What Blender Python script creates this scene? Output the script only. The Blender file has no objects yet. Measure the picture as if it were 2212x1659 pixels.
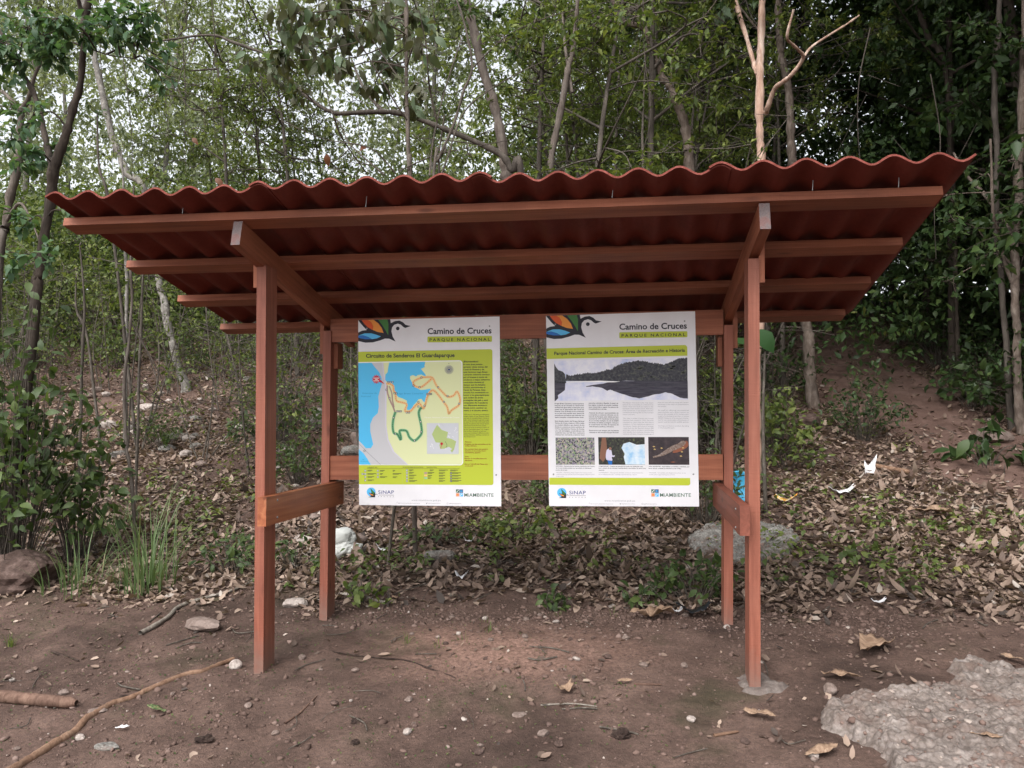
import bpy, bmesh, math, random
import numpy as np
from mathutils import Vector, Matrix, noise as mnoise

SC = bpy.context.scene
COL = SC.collection
rng = np.random.RandomState(7)
random.seed(7)
rad = math.radians

# ------------------------------------------------------------------ camera
CAM_P = np.array([.6816, -4.2069, 1.4782]); FPX = 1703.; YAW, PITCH = .1431, .0218
cam_d = bpy.data.cameras.new('camera'); cam = bpy.data.objects.new('camera', cam_d); COL.objects.link(cam)
cam_d.sensor_width = 36; cam_d.lens = FPX / 2212 * 36; cam_d.clip_end = 600; cam_d.clip_start = .05
cam.location = CAM_P; cam.rotation_euler = (math.pi / 2 + PITCH, 0, YAW)
SC.camera = cam
# ------------------------------------------------------------------ sky and sun
SUN_EL, SUN_AZ = 52, 200          # azimuth measured clockwise from +Y (the sun is behind the camera, a little to the left)
w = bpy.data.worlds.new('World'); SC.world = w; w.use_nodes = True
nt = w.node_tree; bg = nt.nodes['Background']
sky = nt.nodes.new('ShaderNodeTexSky'); sky.sky_type = 'NISHITA'; sky.sun_disc = False
sky.sun_elevation = rad(SUN_EL); sky.sun_rotation = rad(SUN_AZ); sky.dust_density = 4; sky.air_density = 1.0
hs = nt.nodes.new('ShaderNodeHueSaturation'); hs.inputs['Saturation'].default_value = .22
nt.links.new(sky.outputs[0], hs.inputs['Color']); nt.links.new(hs.outputs[0], bg.inputs[0])
bg.inputs[1].default_value = .15
sd = bpy.data.lights.new('sun', 'SUN'); sun = bpy.data.objects.new('sun', sd); COL.objects.link(sun)
sd.energy = 0.6; sd.angle = rad(50); sd.color = (1, .965, .92)
sun.rotation_euler = (rad(90 - SUN_EL), 0, rad(180 - SUN_AZ))
sun.location = (0, -6, 8)
SC.view_settings.view_transform = 'Standard'; SC.view_settings.look = 'None'
SC.view_settings.exposure = 1.32; SC.view_settings.gamma = 1
SC.render.engine = 'CYCLES'
SC.cycles.use_denoising = True
SC.cycles.max_bounces = 6; SC.cycles.diffuse_bounces = 4; SC.cycles.glossy_bounces = 2; SC.cycles.transmission_bounces = 4
SC.cycles.transparent_max_bounces = 4
SC.cycles.sample_clamp_indirect = 6

# ------------------------------------------------------------------ picture <-> place
_cy, _sy = math.cos(YAW), math.sin(YAW)
_F = np.array([-_sy * math.cos(PITCH), _cy * math.cos(PITCH), math.sin(PITCH)]); _R = np.array([_cy, _sy, 0.]); _U = np.cross(_R, _F)
def at(px, py, Y):
    d = _F + _R * (px - 1106) / FPX - _U * (py - 829.5) / FPX
    return CAM_P + d * (Y - CAM_P[1]) / d[1]
def depth(P): return float((np.asarray(P) - CAM_P) @ _F)

# ------------------------------------------------------------------ value noise, terrain
_tab = np.random.RandomState(3).rand(256, 256)
def vnoise(x, y, f, o=0):
    x = np.asarray(x, float) * f + 37.3 + o * 17.1; y = np.asarray(y, float) * f + 91.7 + o * 5.3
    xi = np.floor(x).astype(int); yi = np.floor(y).astype(int); xf = x - xi; yf = y - yi
    xf = xf * xf * (3 - 2 * xf); yf = yf * yf * (3 - 2 * yf)
    g = lambda a, b: _tab[a & 255, b & 255]
    return (g(xi, yi) * (1 - xf) + g(xi + 1, yi) * xf) * (1 - yf) + (g(xi, yi + 1) * (1 - xf) + g(xi + 1, yi + 1) * xf) * yf - .5
def sstep(a, b, t):
    t = np.clip((np.asarray(t, float) - a) / (b - a), 0, 1); return t * t * (3 - 2 * t)
def H(x, y):
    x = np.asarray(x, float); y = np.asarray(y, float)
    z = .026 * np.clip(x, -5, 5) + np.where(y < 1, .05 * np.clip(y, -3, 1), .05)
    s = .33 - .045 * sstep(-3, 5, x)
    t = np.clip(y - 1, 0, None); t = np.where(t > 16, 16 + (t - 16) * .3, t)
    z = z + s * t * t / (t + 2.2)
    z = z + .10 * vnoise(x, y, .7) * sstep(1, 4, y) + .03 * vnoise(x, y, 2.3) * sstep(.3, 2, y)
    z = z + .024 * vnoise(x, y, 2.9, 1) + .017 * vnoise(x, y, 7., 2) + .011 * vnoise(x, y, 17., 3) + .006 * vnoise(x, y, 31., 4)
    z = z + .03 * np.exp(-(((x + .15) / 1.0) ** 2 + ((y - .35) / .55) ** 2))
    return z
def ground_at(px, py, lift=0.):
    d = _F + _R * (px - 1106) / FPX - _U * (py - 829.5) / FPX
    lo = 2.0
    for t in np.arange(2., 40, .05):
        P = CAM_P + d * t
        if P[2] < H(P[0], P[1]): break
    a, b = t - .05, t
    for _ in range(20):
        m = (a + b) / 2; P = CAM_P + d * m
        if P[2] < H(P[0], P[1]): b = m
        else: a = m
    P = CAM_P + d * b; P[2] = float(H(P[0], P[1])) + lift
    return P

# ------------------------------------------------------------------ materials
def new_mat(name):
    m = bpy.data.materials.new(name); m.use_nodes = True
    return m, m.node_tree, m.node_tree.nodes['Principled BSDF']
def node(t, typ, **kw):
    n = t.nodes.new(typ)
    for k, v in kw.items(): setattr(n, k, v)
    return n
def noise_n(t, scale, detail=4, rough=.55, vec=None, dist=0):
    n = node(t, 'ShaderNodeTexNoise'); n.inputs['Scale'].default_value = scale; n.inputs['Detail'].default_value = detail
    n.inputs['Roughness'].default_value = rough; n.inputs['Distortion'].default_value = dist
    if vec is not None: t.links.new(vec, n.inputs['Vector'])
    return n
def ramp_n(t, fac, stops):
    r = node(t, 'ShaderNodeValToRGB'); e = r.color_ramp.elements
    while len(e) < len(stops): e.new(.5)
    for k, (p, c) in enumerate(stops): e[k].position = p; e[k].color = (*c, 1)
    t.links.new(fac, r.inputs[0]); return r
def coords(t, scale=None):
    c = node(t, 'ShaderNodeTexCoord')
    if scale is None: return c.outputs['Object']
    m = node(t, 'ShaderNodeMapping'); m.inputs['Scale'].default_value = scale
    t.links.new(c.outputs['Object'], m.inputs[0]); return m.outputs[0]
def mixc(t, fac, a, b, mode='MIX'):
    m = node(t, 'ShaderNodeMix', data_type='RGBA', blend_type=mode)
    for sock, v in ((m.inputs[0], fac), (m.inputs[6], a), (m.inputs[7], b)):
        if hasattr(v, 'links'): t.links.new(v, sock)
        elif isinstance(v, (int, float)): sock.default_value = v
        else: sock.default_value = (*v, 1)
    return m.outputs[2]
def bump(t, b, h, strength, dist):
    n = node(t, 'ShaderNodeBump'); n.inputs['Strength'].default_value = strength; n.inputs['Distance'].default_value = dist
    t.links.new(h, n.inputs['Height']); t.links.new(n.outputs[0], b.inputs['Normal']); return n
def plain(name, c, rough=.6, metal=0, spec=.3):
    m, t, b = new_mat(name); b.inputs['Base Color'].default_value = (*c, 1); b.inputs['Roughness'].default_value = rough
    b.inputs['Metallic'].default_value = metal; b.inputs['Specular IOR Level'].default_value = spec; return m

def wood_mat(name, c1, c2, c3, rough=.62, saw=.35, dust=False):
    m, t, b = new_mat(name)
    oi = node(t, 'ShaderNodeObjectInfo')
    va = node(t, 'ShaderNodeVectorMath', operation='MULTIPLY_ADD')
    va.inputs[1].default_value = (38, 38, 1.6)
    cmb = node(t, 'ShaderNodeCombineXYZ')
    mu = node(t, 'ShaderNodeMath', operation='MULTIPLY'); mu.inputs[1].default_value = 57.; t.links.new(oi.outputs['Random'], mu.inputs[0])
    for k in range(3): t.links.new(mu.outputs[0], cmb.inputs[k])
    tc = node(t, 'ShaderNodeTexCoord'); t.links.new(tc.outputs['Object'], va.inputs[0]); t.links.new(cmb.outputs[0], va.inputs[2])
    n1 = noise_n(t, 1., 5, .6, va.outputs[0], .6)
    r1 = ramp_n(t, n1.outputs[0], [(.3, c1), (.52, c2), (.75, c3)])
    va2 = node(t, 'ShaderNodeVectorMath', operation='MULTIPLY_ADD'); va2.inputs[1].default_value = (3, 3, 2.2)
    t.links.new(tc.outputs['Object'], va2.inputs[0]); t.links.new(cmb.outputs[0], va2.inputs[2])
    n2 = noise_n(t, 1., 3, .5, va2.outputs[0])
    r2 = ramp_n(t, n2.outputs[0], [(.3, (.72, .72, .74)), (.7, (1.12, 1.1, 1.08))])
    c = mixc(t, 1., r1.outputs[0], r2.outputs[0], 'MULTIPLY')
    # saw marks across the grain
    sw = noise_n(t, 1., 2, .7, coords(t, (2, 2, 170)))
    r3 = ramp_n(t, sw.outputs[0], [(.35, (.86, .86, .86)), (.65, (1.06, 1.06, 1.06))])
    c = mixc(t, saw, c, mixc(t, 1., c, r3.outputs[0], 'MULTIPLY'))
    # darker knots, drawn out along the grain
    vk = node(t, 'ShaderNodeTexVoronoi'); vk.inputs['Scale'].default_value = 1.; va3 = node(t, 'ShaderNodeVectorMath', operation='MULTIPLY_ADD'); va3.inputs[1].default_value = (9, 9, 2.6)
    t.links.new(tc.outputs['Object'], va3.inputs[0]); t.links.new(cmb.outputs[0], va3.inputs[2]); t.links.new(va3.outputs[0], vk.inputs['Vector'])
    kn = ramp_n(t, vk.outputs['Distance'], [(.05, (.75, .75, .75)), (.16, (0, 0, 0))]); c = mixc(t, kn.outputs[0], c, tuple(q * .45 for q in c1))
    if dust:   # mud splashed on the foot of the post
        sx = node(t, 'ShaderNodeSeparateXYZ'); t.links.new(tc.outputs['Object'], sx.inputs[0]); dn = noise_n(t, 16, 5, .65, tc.outputs['Object'])
        mz = node(t, 'ShaderNodeMath', operation='MULTIPLY_ADD'); mz.inputs[1].default_value = .35; t.links.new(dn.outputs[0], mz.inputs[0]); t.links.new(sx.outputs['Z'], mz.inputs[2])
        c = mixc(t, ramp_n(t, mz.outputs[0], [(.26, (.75, .75, .75)), (.50, (0, 0, 0))]).outputs[0], c, (.19, .125, .10))
    t.links.new(c, b.inputs['Base Color']); b.inputs['Roughness'].default_value = rough; b.inputs['Specular IOR Level'].default_value = .35
    ad = node(t, 'ShaderNodeMath', operation='ADD'); t.links.new(n1.outputs[0], ad.inputs[0]); t.links.new(sw.outputs[0], ad.inputs[1])
    bump(t, b, ad.outputs[0], .35, .004)
    return m
M = {}
M['wood'] = wood_mat('red_stained_wood', (.20, .060, .031), (.275, .091, .047), (.35, .13, .072))
M['wood_post'] = wood_mat('red_stained_post_wood', (.20, .062, .038), (.27, .092, .058), (.345, .133, .088), dust=True)
M['wood_dark'] = wood_mat('dull_red_wood', (.14, .045, .028), (.20, .062, .039), (.25, .084, .055))
M['wood_orange'] = wood_mat('orange_stained_wood', (.19, .055, .025), (.29, .095, .042), (.37, .15, .07), .45, .15)
def endgrain():
    m, t, b = new_mat('weathered_end_grain')
    n = noise_n(t, 14, 5, .6, coords(t)); n2 = noise_n(t, 130, 4, .7, coords(t))
    c = ramp_n(t, n.outputs[0], [(.38, (.13, .105, .105)), (.5, (.16, .12, .115)), (.58, (.21, .085, .07))])
    c2 = mixc(t, .5, c.outputs[0], ramp_n(t, n2.outputs[0], [(.3, (.09, .07, .07)), (.7, (.23, .19, .19))]).outputs[0])
    t.links.new(c2, b.inputs['Base Color']); b.inputs['Roughness'].default_value = .9; bump(t, b, n2.outputs[0], .5, .003); return m
M['endgrain'] = endgrain()
def roof_mat():
    m, t, b = new_mat('red_fibre_cement')
    n = noise_n(t, 3, 5, .6, coords(t)); n2 = noise_n(t, 60, 3, .6, coords(t))
    c = ramp_n(t, n.outputs[0], [(.3, (.098, .016, .010)), (.5, (.14, .024, .0145)), (.7, (.175, .034, .022))])
    c2 = mixc(t, .25, c.outputs[0], ramp_n(t, n2.outputs[0], [(.35, (.085, .014, .01)), (.7, (.16, .033, .024))]).outputs[0])
    t.links.new(c2, b.inputs['Base Color']); b.inputs['Roughness'].default_value = .75; b.inputs['Specular IOR Level'].default_value = .25
    bump(t, b, n2.outputs[0], .25, .002); return m
M['roof'] = roof_mat()
M['steel'] = plain('galvanised_steel', (.30, .30, .30), .5, .7)

def leaf_mat(name, stops, trans=.35, rough=.5, spec=.35):
    m, t, b = new_mat(name)
    a = node(t, 'ShaderNodeAttribute', attribute_name='tint')
    r = ramp_n(t, a.outputs['Fac'], stops)
    t.links.new(r.outputs[0], b.inputs['Base Color']); b.inputs['Roughness'].default_value = rough; b.inputs['Specular IOR Level'].default_value = spec
    tr = node(t, 'ShaderNodeBsdfTranslucent')
    t.links.new(mixc(t, 1., r.outputs[0], (1.35, 1.4, .7), 'MULTIPLY'), tr.inputs[0])
    mx = node(t, 'ShaderNodeMixShader'); mx.inputs[0].default_value = trans
    t.links.new(b.outputs[0], mx.inputs[1]); t.links.new(tr.outputs[0], mx.inputs[2])
    t.links.new(mx.outputs[0], t.nodes['Material Output'].inputs[0]); return m
M['leaf_fresh'] = leaf_mat('fresh_green_leaf', [(0, (.05, .075, .022)), (.5, (.105, .145, .038)), (.9, (.19, .22, .06)), (1, (.26, .235, .07))])
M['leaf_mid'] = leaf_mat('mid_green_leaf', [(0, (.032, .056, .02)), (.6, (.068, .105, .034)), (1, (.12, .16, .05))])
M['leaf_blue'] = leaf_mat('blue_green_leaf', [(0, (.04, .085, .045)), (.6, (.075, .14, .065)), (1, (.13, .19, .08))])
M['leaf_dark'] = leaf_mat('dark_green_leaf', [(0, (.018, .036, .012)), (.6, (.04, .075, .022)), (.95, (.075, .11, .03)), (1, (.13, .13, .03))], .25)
M['leaf_pale'] = leaf_mat('glare_paled_leaf', [(0, (.11, .13, .085)), (.5, (.19, .22, .13)), (1, (.30, .33, .19))], .4)  # paleness of backlit leaves veiled by sky glare, put into the colour
M['leaf_olive'] = leaf_mat('drooping_olive_leaf', [(0, (.06, .06, .034)), (.5, (.10, .105, .058)), (.8, (.10, .15, .08)), (1, (.16, .23, .13))], .35)
M['litter'] = leaf_mat('dry_brown_leaf', [(0, (.05, .038, .032)), (.3, (.145, .10, .078)), (.6, (.25, .178, .137)), (.9, (.35, .265, .208)), (1, (.38, .33, .29))], .1, .7)
M['dry_big'] = leaf_mat('dry_tan_leaf', [(0, (.22, .14, .092)), (1, (.33, .225, .155))], .12, .65)
M['grass'] = leaf_mat('grass_blade', [(0, (.06, .10, .035)), (.6, (.11, .165, .065)), (.88, (.19, .24, .11)), (1, (.30, .25, .14))], .3)
M['orange_leaf'] = leaf_mat('rusty_dead_leaf', [(0, (.13, .05, .025)), (1, (.24, .10, .05))], .35)
M['banana'] = leaf_mat('broad_shiny_leaf', [(0, (.022, .06, .016)), (1, (.032, .085, .022))], .25, .45)

def bark_mat(name, c1, c2, c3, sc=14, streak=4.):
    m, t, b = new_mat(name)
    n = noise_n(t, 1., 5, .65, coords(t, (sc, sc, sc / streak)), .4); n2 = noise_n(t, 5, 3, .5, coords(t))
    c = ramp_n(t, n.outputs[0], [(.3, c1), (.5, c2), (.72, c3)])
    c2_ = mixc(t, 1., c.outputs[0], ramp_n(t, n2.outputs[0], [(.3, (.7, .7, .7)), (.7, (1.15, 1.15, 1.12))]).outputs[0], 'MULTIPLY')
    t.links.new(c2_, b.inputs['Base Color']); b.inputs['Roughness'].default_value = .9; b.inputs['Specular IOR Level'].default_value = .15
    bump(t, b, n.outputs[0], .7, .02); return m
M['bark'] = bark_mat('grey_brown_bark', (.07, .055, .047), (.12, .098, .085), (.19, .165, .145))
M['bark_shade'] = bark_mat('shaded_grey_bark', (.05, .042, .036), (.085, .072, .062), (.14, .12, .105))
M['bark_dark'] = bark_mat('dark_bark', (.03, .024, .02), (.055, .043, .036), (.10, .08, .066))
M['bark_pale'] = bark_mat('pale_mottled_bark', (.11, .10, .09), (.20, .185, .17), (.34, .32, .295), 16, 1.2)
M['bark_red'] = bark_mat('peeling_reddish_bark', (.26, .15, .11), (.44, .30, .235), (.66, .54, .46), 14, 5.)
M['bark_tan'] = bark_mat('scaly_tan_bark', (.09, .068, .055), (.16, .125, .105), (.27, .225, .195), 20, 2.5)
M['twig'] = bark_mat('grey_twig_bark', (.06, .05, .042), (.10, .085, .072), (.17, .15, .13), 40, 3)
M['twig_pale'] = bark_mat('pale_twig_bark', (.15, .13, .11), (.24, .21, .18), (.34, .31, .27), 40, 3)
M['root'] = bark_mat('orange_root_bark', (.14, .078, .052), (.215, .13, .088), (.29, .19, .135), 26, 4)
M['log'] = bark_mat('brown_branch_bark', (.085, .05, .038), (.14, .085, .065), (.20, .13, .10), 30, 4)

def soil_mat():
    m, t, b = new_mat('reddish_bare_soil')
    oc = coords(t)
    n1 = noise_n(t, 2.2, 6, .62, oc); n2 = noise_n(t, 45, 5, .7, oc); n3 = noise_n(t, 160, 3, .7, oc)
    c = ramp_n(t, n1.outputs[0], [(.32, (.078, .052, .043)), (.5, (.124, .082, .067)), (.68, (.172, .115, .094))])
    # smooth pale mound of dug soil between the posts
    mp = node(t, 'ShaderNodeMapping'); mp.inputs['Location'].default_value = (.07, -.42, 0); mp.inputs['Scale'].default_value = (.60, 1.15, 0)
    t.links.new(oc, mp.inputs[0])
    ln = node(t, 'ShaderNodeVectorMath', operation='LENGTH'); t.links.new(mp.outputs[0], ln.inputs[0])
    ad = node(t, 'ShaderNodeMath', operation='MULTIPLY_ADD'); ad.inputs[1].default_value = .7; t.links.new(n1.outputs[0], ad.inputs[0]); t.links.new(ln.outputs['Value'], ad.inputs[2])
    mk = ramp_n(t, ad.outputs[0], [(.55, (1, 1, 1)), (1.0, (0, 0, 0))])
    c = mixc(t, mk.outputs[0], c.outputs[0], ramp_n(t, n2.outputs[0], [(.3, (.19, .115, .09)), (.7, (.285, .18, .145))]).outputs[0])
    g = ramp_n(t, n2.outputs[0], [(.3, (.55, .55, .55)), (.5, (1, 1, 1)), (.72, (1.45, 1.4, 1.35))])
    c = mixc(t, .8, c, mixc(t, 1., c, g.outputs[0], 'MULTIPLY'))
    vo = node(t, 'ShaderNodeTexVoronoi'); vo.inputs['Scale'].default_value = 75; vo.inputs['Randomness'].default_value = 1; t.links.new(oc, vo.inputs['Vector'])
    sp = ramp_n(t, vo.outputs['Distance'], [(.10, (1, 1, 1)), (.2, (0, 0, 0))])
    pick = ramp_n(t, vo.outputs['Color'], [(.62, (0, 0, 0)), (.66, (1, 1, 1))])
    mm = mixc(t, 1., sp.outputs[0], pick.outputs[0], 'MULTIPLY')
    c = mixc(t, mm, c, (.24, .16, .13))
    gn = noise_n(t, 1.3, 4, .6, oc); gp = ramp_n(t, gn.outputs[0], [(.56, (0, 0, 0)), (.68, (.55, .55, .55))])
    c = mixc(t, gp.outputs[0], c, (.05, .052, .028))
    wn = noise_n(t, .9, 5, .6, oc, .8); c = mixc(t, ramp_n(t, wn.outputs[0], [(.5, (0, 0, 0)), (.64, (.55, .55, .55))]).outputs[0], c, (.045, .031, .026))
    t.links.new(c, b.inputs['Base Color']); b.inputs['Roughness'].default_value = .95; b.inputs['Specular IOR Level'].default_value = .1
    a2 = node(t, 'ShaderNodeMath', operation='ADD'); t.links.new(n2.outputs[0], a2.inputs[0]); t.links.new(n3.outputs[0], a2.inputs[1])
    bump(t, b, a2.outputs[0], .9, .012); return m
M['soil'] = soil_mat()
def stone_mat(name, c1, c2, c3, sc=12, bscale=60):
    m, t, b = new_mat(name)
    oc = coords(t); n = noise_n(t, sc, 5, .65, oc); n2 = noise_n(t, bscale, 4, .7, oc)
    c = ramp_n(t, n.outputs[0], [(.3, c1), (.5, c2), (.7, c3)])
    c = mixc(t, .5, c.outputs[0], mixc(t, 1., c.outputs[0], ramp_n(t, n2.outputs[0], [(.3, (.5, .5, .5)), (.7, (1.4, 1.4, 1.4))]).outputs[0], 'MULTIPLY'))
    t.links.new(c, b.inputs['Base Color']); b.inputs['Roughness'].default_value = .9; b.inputs['Specular IOR Level'].default_value = .2
    bump(t, b, n2.outputs[0], .6, .008); return m
M['roof_edge'] = stone_mat('lit_red_sheet_edge', (.12, .033, .025), (.175, .047, .036), (.235, .075, .06), 20, 90)  # lighter than the sheets: light on the front lips, put into the colour
M['stone'] = stone_mat('dusty_stone', (.12, .088, .073), (.185, .14, .12), (.26, .205, .18))
M['stone_white'] = stone_mat('chalky_white_stone', (.25, .21, .185), (.35, .30, .27), (.46, .41, .37))
M['stone_grey'] = stone_mat('grey_stone', (.13, .125, .115), (.21, .20, .185), (.31, .30, .28))
M['stone_red'] = stone_mat('reddish_rock', (.05, .033, .028), (.09, .06, .05), (.16, .112, .098), 16, 70)
M['concrete'] = stone_mat('rough_conglomerate', (.135, .112, .10), (.205, .172, .155), (.28, .245, .226), 9, 85)
def add_aggregate(m, sc=42):
    t = m.node_tree; b = t.nodes['Principled BSDF']; oc = coords(t); src = b.inputs['Base Color'].links[0].from_socket
    vo = node(t, 'ShaderNodeTexVoronoi'); vo.inputs['Scale'].default_value = sc; t.links.new(noise_n(t, 9, 2, .5, oc).outputs['Color'], vo.inputs['Vector']) if False else t.links.new(oc, vo.inputs['Vector'])
    k = ramp_n(t, vo.outputs['Color'], [(.35, (.82, .80, .78)), (.6, (1, 1, 1)), (.85, (1.2, 1.18, 1.15))]); e = ramp_n(t, vo.outputs['Distance'], [(.42, (1, 1, 1)), (.7, (.66, .64, .62))])
    c = mixc(t, .75, src, mixc(t, 1., mixc(t, 1., src, k.outputs[0], 'MULTIPLY'), e.outputs[0], 'MULTIPLY')); dm = noise_n(t, 5, 5, .65, oc); c = mixc(t, ramp_n(t, dm.outputs[0], [(.50, (0, 0, 0)), (.68, (.8, .8, .8))]).outputs[0], c, (.125, .082, .066)); t.links.new(c, b.inputs['Base Color'])
    bp = [n for n in t.nodes if n.type == 'BUMP'][0]; b2 = node(t, 'ShaderNodeBump', invert=True); b2.inputs['Strength'].default_value = .45; b2.inputs['Distance'].default_value = .012
    t.links.new(vo.outputs['Distance'], b2.inputs['Height']); t.links.new(bp.outputs[0], b2.inputs['Normal']); t.links.new(b2.outputs[0], b.inputs['Normal'])
add_aggregate(M['concrete']); add_aggregate(M['stone_grey'], 60)
M['cement'] = stone_mat('grey_cement', (.095, .075, .066), (.135, .11, .098), (.20, .175, .16))
def pebble_mat():
    m, t, b = new_mat('mixed_pebbles'); a = node(t, 'ShaderNodeAttribute', attribute_name='tint')
    r = ramp_n(t, a.outputs['Fac'], [(0, (.085, .056, .046)), (.6, (.15, .10, .083)), (.92, (.22, .158, .135)), (1, (.34, .285, .25))])
    t.links.new(r.outputs[0], b.inputs['Base Color']); b.inputs['Roughness'].default_value = .9; b.inputs['Specular IOR Level'].default_value = .15; return m
M['pebble'] = pebble_mat()
M['plastic_white'] = plain('white_plastic', (.47, .48, .455), .4)
M['paper'] = plain('white_litter_paper', (.62, .61, .62), .7)
M['plastic_blue'] = plain('sky_blue_plastic', (.07, .38, .58), .35)
M['pod'] = stone_mat('dark_husk', (.018, .012, .01), (.035, .022, .018), (.07, .05, .04), 40, 90)

# ------------------------------------------------------------------ object helpers
def link(name, me, mats, parent=None, smooth=False, loc=None):
    o = bpy.data.objects.new(name, me); COL.objects.link(o)
    for m in (mats if isinstance(mats, (list, tuple)) else [mats]): me.materials.append(m)
    if smooth and len(me.polygons): me.polygons.foreach_set('use_smooth', np.ones(len(me.polygons), bool))
    if loc is not None: o.location = loc
    if parent is not None: o.parent = parent
    return o
def tag(o, label, cat, group=None, kind=None):
    if label: o['label'] = label
    if cat: o['category'] = cat
    if group: o['group'] = group
    if kind: o['kind'] = kind
    return o
def empty(name, loc, label, cat, group=None, rz=0):
    o = bpy.data.objects.new(name, None); COL.objects.link(o); o.empty_display_size = .1
    o.location = loc; o.rotation_euler = (0, 0, rz); return tag(o, label, cat, group)
def copy_tree(o, parent=None):
    c = o.copy(); COL.objects.link(c)
    if parent is not None: c.parent = parent
    for ch in list(o.children): copy_tree(ch, c)
    return c
def np_mesh(name, V, F, tint=None, mat_idx=None):
    """V (n,3); F (m,k) array of equal-sized faces, or a list of such arrays"""
    me = bpy.data.meshes.new(name); Fs = F if isinstance(F, list) else [F]
    V = np.ascontiguousarray(V, np.float32); nl = sum(f.size for f in Fs); nf = sum(len(f) for f in Fs)
    me.vertices.add(len(V)); me.vertices.foreach_set('co', V.ravel())
    me.loops.add(nl); me.polygons.add(nf)
    me.loops.foreach_set('vertex_index', np.concatenate([f.ravel() for f in Fs]).astype(np.int32))
    tot = np.concatenate([np.full(len(f), f.shape[1]) for f in Fs]); st = np.concatenate([[0], np.cumsum(tot)[:-1]])
    me.polygons.foreach_set('loop_start', st.astype(np.int32))
    me.polygons.foreach_set('loop_total', tot.astype(np.int32))
    if mat_idx is not None: me.polygons.foreach_set('material_index', np.asarray(mat_idx, np.int32))
    me.update(calc_edges=True)
    if tint is not None:
        a = me.attributes.new('tint', 'FLOAT', 'FACE'); a.data.foreach_set('value', np.asarray(tint, np.float32))
    return me
def bm_obj(name, bm, mats, parent=None, smooth=False, loc=None):
    me = bpy.data.meshes.new(name); bm.normal_update(); bm.to_mesh(me); bm.free()
    return link(name, me, mats, parent, smooth, loc)
def nrm(v):
    v = np.asarray(v, float); return v / np.maximum(np.linalg.norm(v, axis=-1, keepdims=True), 1e-9)

# leaves: arrays of position, long axis, face normal, size
LEAF_S = np.array([(0, 0, 0), (-.26, .42, .05), (0, 1, -.06), (.26, .42, .05)]);  LEAF_SF = np.array([(0, 3, 2), (0, 2, 1)])
LEAF_B = np.array([(0, 0, 0), (-.16, .16, .02), (-.27, .42, .045), (-.19, .72, .01), (0, 1, -.14), (.19, .72, .01), (.27, .42, .045), (.16, .16, .02), (0, .2, 0.), (0, .45, .0), (0, .74, -.04)])
LEAF_BF3 = np.array([(0, 8, 1), (0, 7, 8), (10, 4, 3), (10, 5, 4)]); LEAF_BF4 = np.array([(1, 8, 9, 2), (8, 7, 6, 9), (2, 9, 10, 3), (9, 6, 5, 10)])
LEAF_C = np.array([(0, 0, 0), (-.24, .3, .07), (-.22, .7, .08), (0, 1, .03), (.22, .7, .05), (.24, .3, .08), (0, .3, -.01), (0, .7, -.02)])
LEAF_CF3 = np.array([(0, 6, 1), (0, 5, 6), (7, 3, 2), (7, 4, 3)]); LEAF_CF4 = np.array([(1, 6, 7, 2), (6, 5, 4, 7)])
def leaf_geo(pos, axis, normal, size, tint, shape='S', width=1., bend=0.):
    pos = np.asarray(pos, float); n = len(pos); y = nrm(axis); x = nrm(np.cross(y, normal)); z = np.cross(x, y)
    T, F3, F4 = {'S': (LEAF_S, LEAF_SF, None), 'B': (LEAF_B, LEAF_BF3, LEAF_BF4), 'C': (LEAF_C, LEAF_CF3, LEAF_CF4)}[shape]
    s = np.asarray(size, float).reshape(-1, 1, 1) * np.ones((n, 1, 1)); wd = (width * np.ones(n)).reshape(-1, 1, 1); bd = (bend * np.ones(n)).reshape(-1, 1, 1)
    tx, ty, tz = (T[None, :, k, None] for k in range(3))
    V = pos[:, None] + s * (x[:, None] * tx * wd + y[:, None] * ty + z[:, None] * (tz - bd * ty ** 2))
    off = (np.arange(n) * len(T))[:, None, None]
    Fs = [(F3[None] + off).reshape(-1, 3)]; tt = [np.repeat(tint, len(F3))]
    if F4 is not None: Fs.append((F4[None] + off).reshape(-1, 4)); tt.append(np.repeat(tint, len(F4)))
    return V.reshape(-1, 3), Fs, np.concatenate(tt)
def tubes_geo(paths, sides=6):
    Vs, Fs, o = [], [], 0
    for P, r in paths:
        P = np.asarray(P, float); r = np.asarray(r, float) * np.ones(len(P)); n = len(P)
        T = nrm(np.gradient(P, axis=0)); up = np.array([.31, .2, .93]) if abs(T[0] @ np.array([.31, .2, .93])) < .95 else np.array([1., 0, 0])
        A = nrm(np.cross(T, up)); B = np.cross(T, A); a = np.arange(sides) * 2 * math.pi / sides
        V = P[:, None] + r[:, None, None] * (A[:, None] * np.cos(a)[None, :, None] + B[:, None] * np.sin(a)[None, :, None])
        Vs.append(V.reshape(-1, 3)); i = np.arange(n - 1)[:, None] * sides; j = np.arange(sides)[None]
        k = (np.arange(sides)[None] + 1) % sides
        Fs.append(np.stack([i + j, i + k, i + sides + k, i + sides + j], -1).reshape(-1, 4) + o)
        e = np.arange(sides)
        if sides >= 3:
            for base, rv in ((0, True), ((n - 1) * sides, False)):
                c = e + base
                tri = np.stack([np.full(sides - 2, c[0]), c[1:-1], c[2:]], -1)
                tri = tri[:, ::-1] if not rv else tri
                Fs.append(np.concatenate([tri, tri[:, -1:]], 1)[:, :4] + o) if False else None
        o += n * sides
    Fs = [f for f in Fs if f is not None]
    return np.concatenate(Vs), np.concatenate(Fs)
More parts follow.
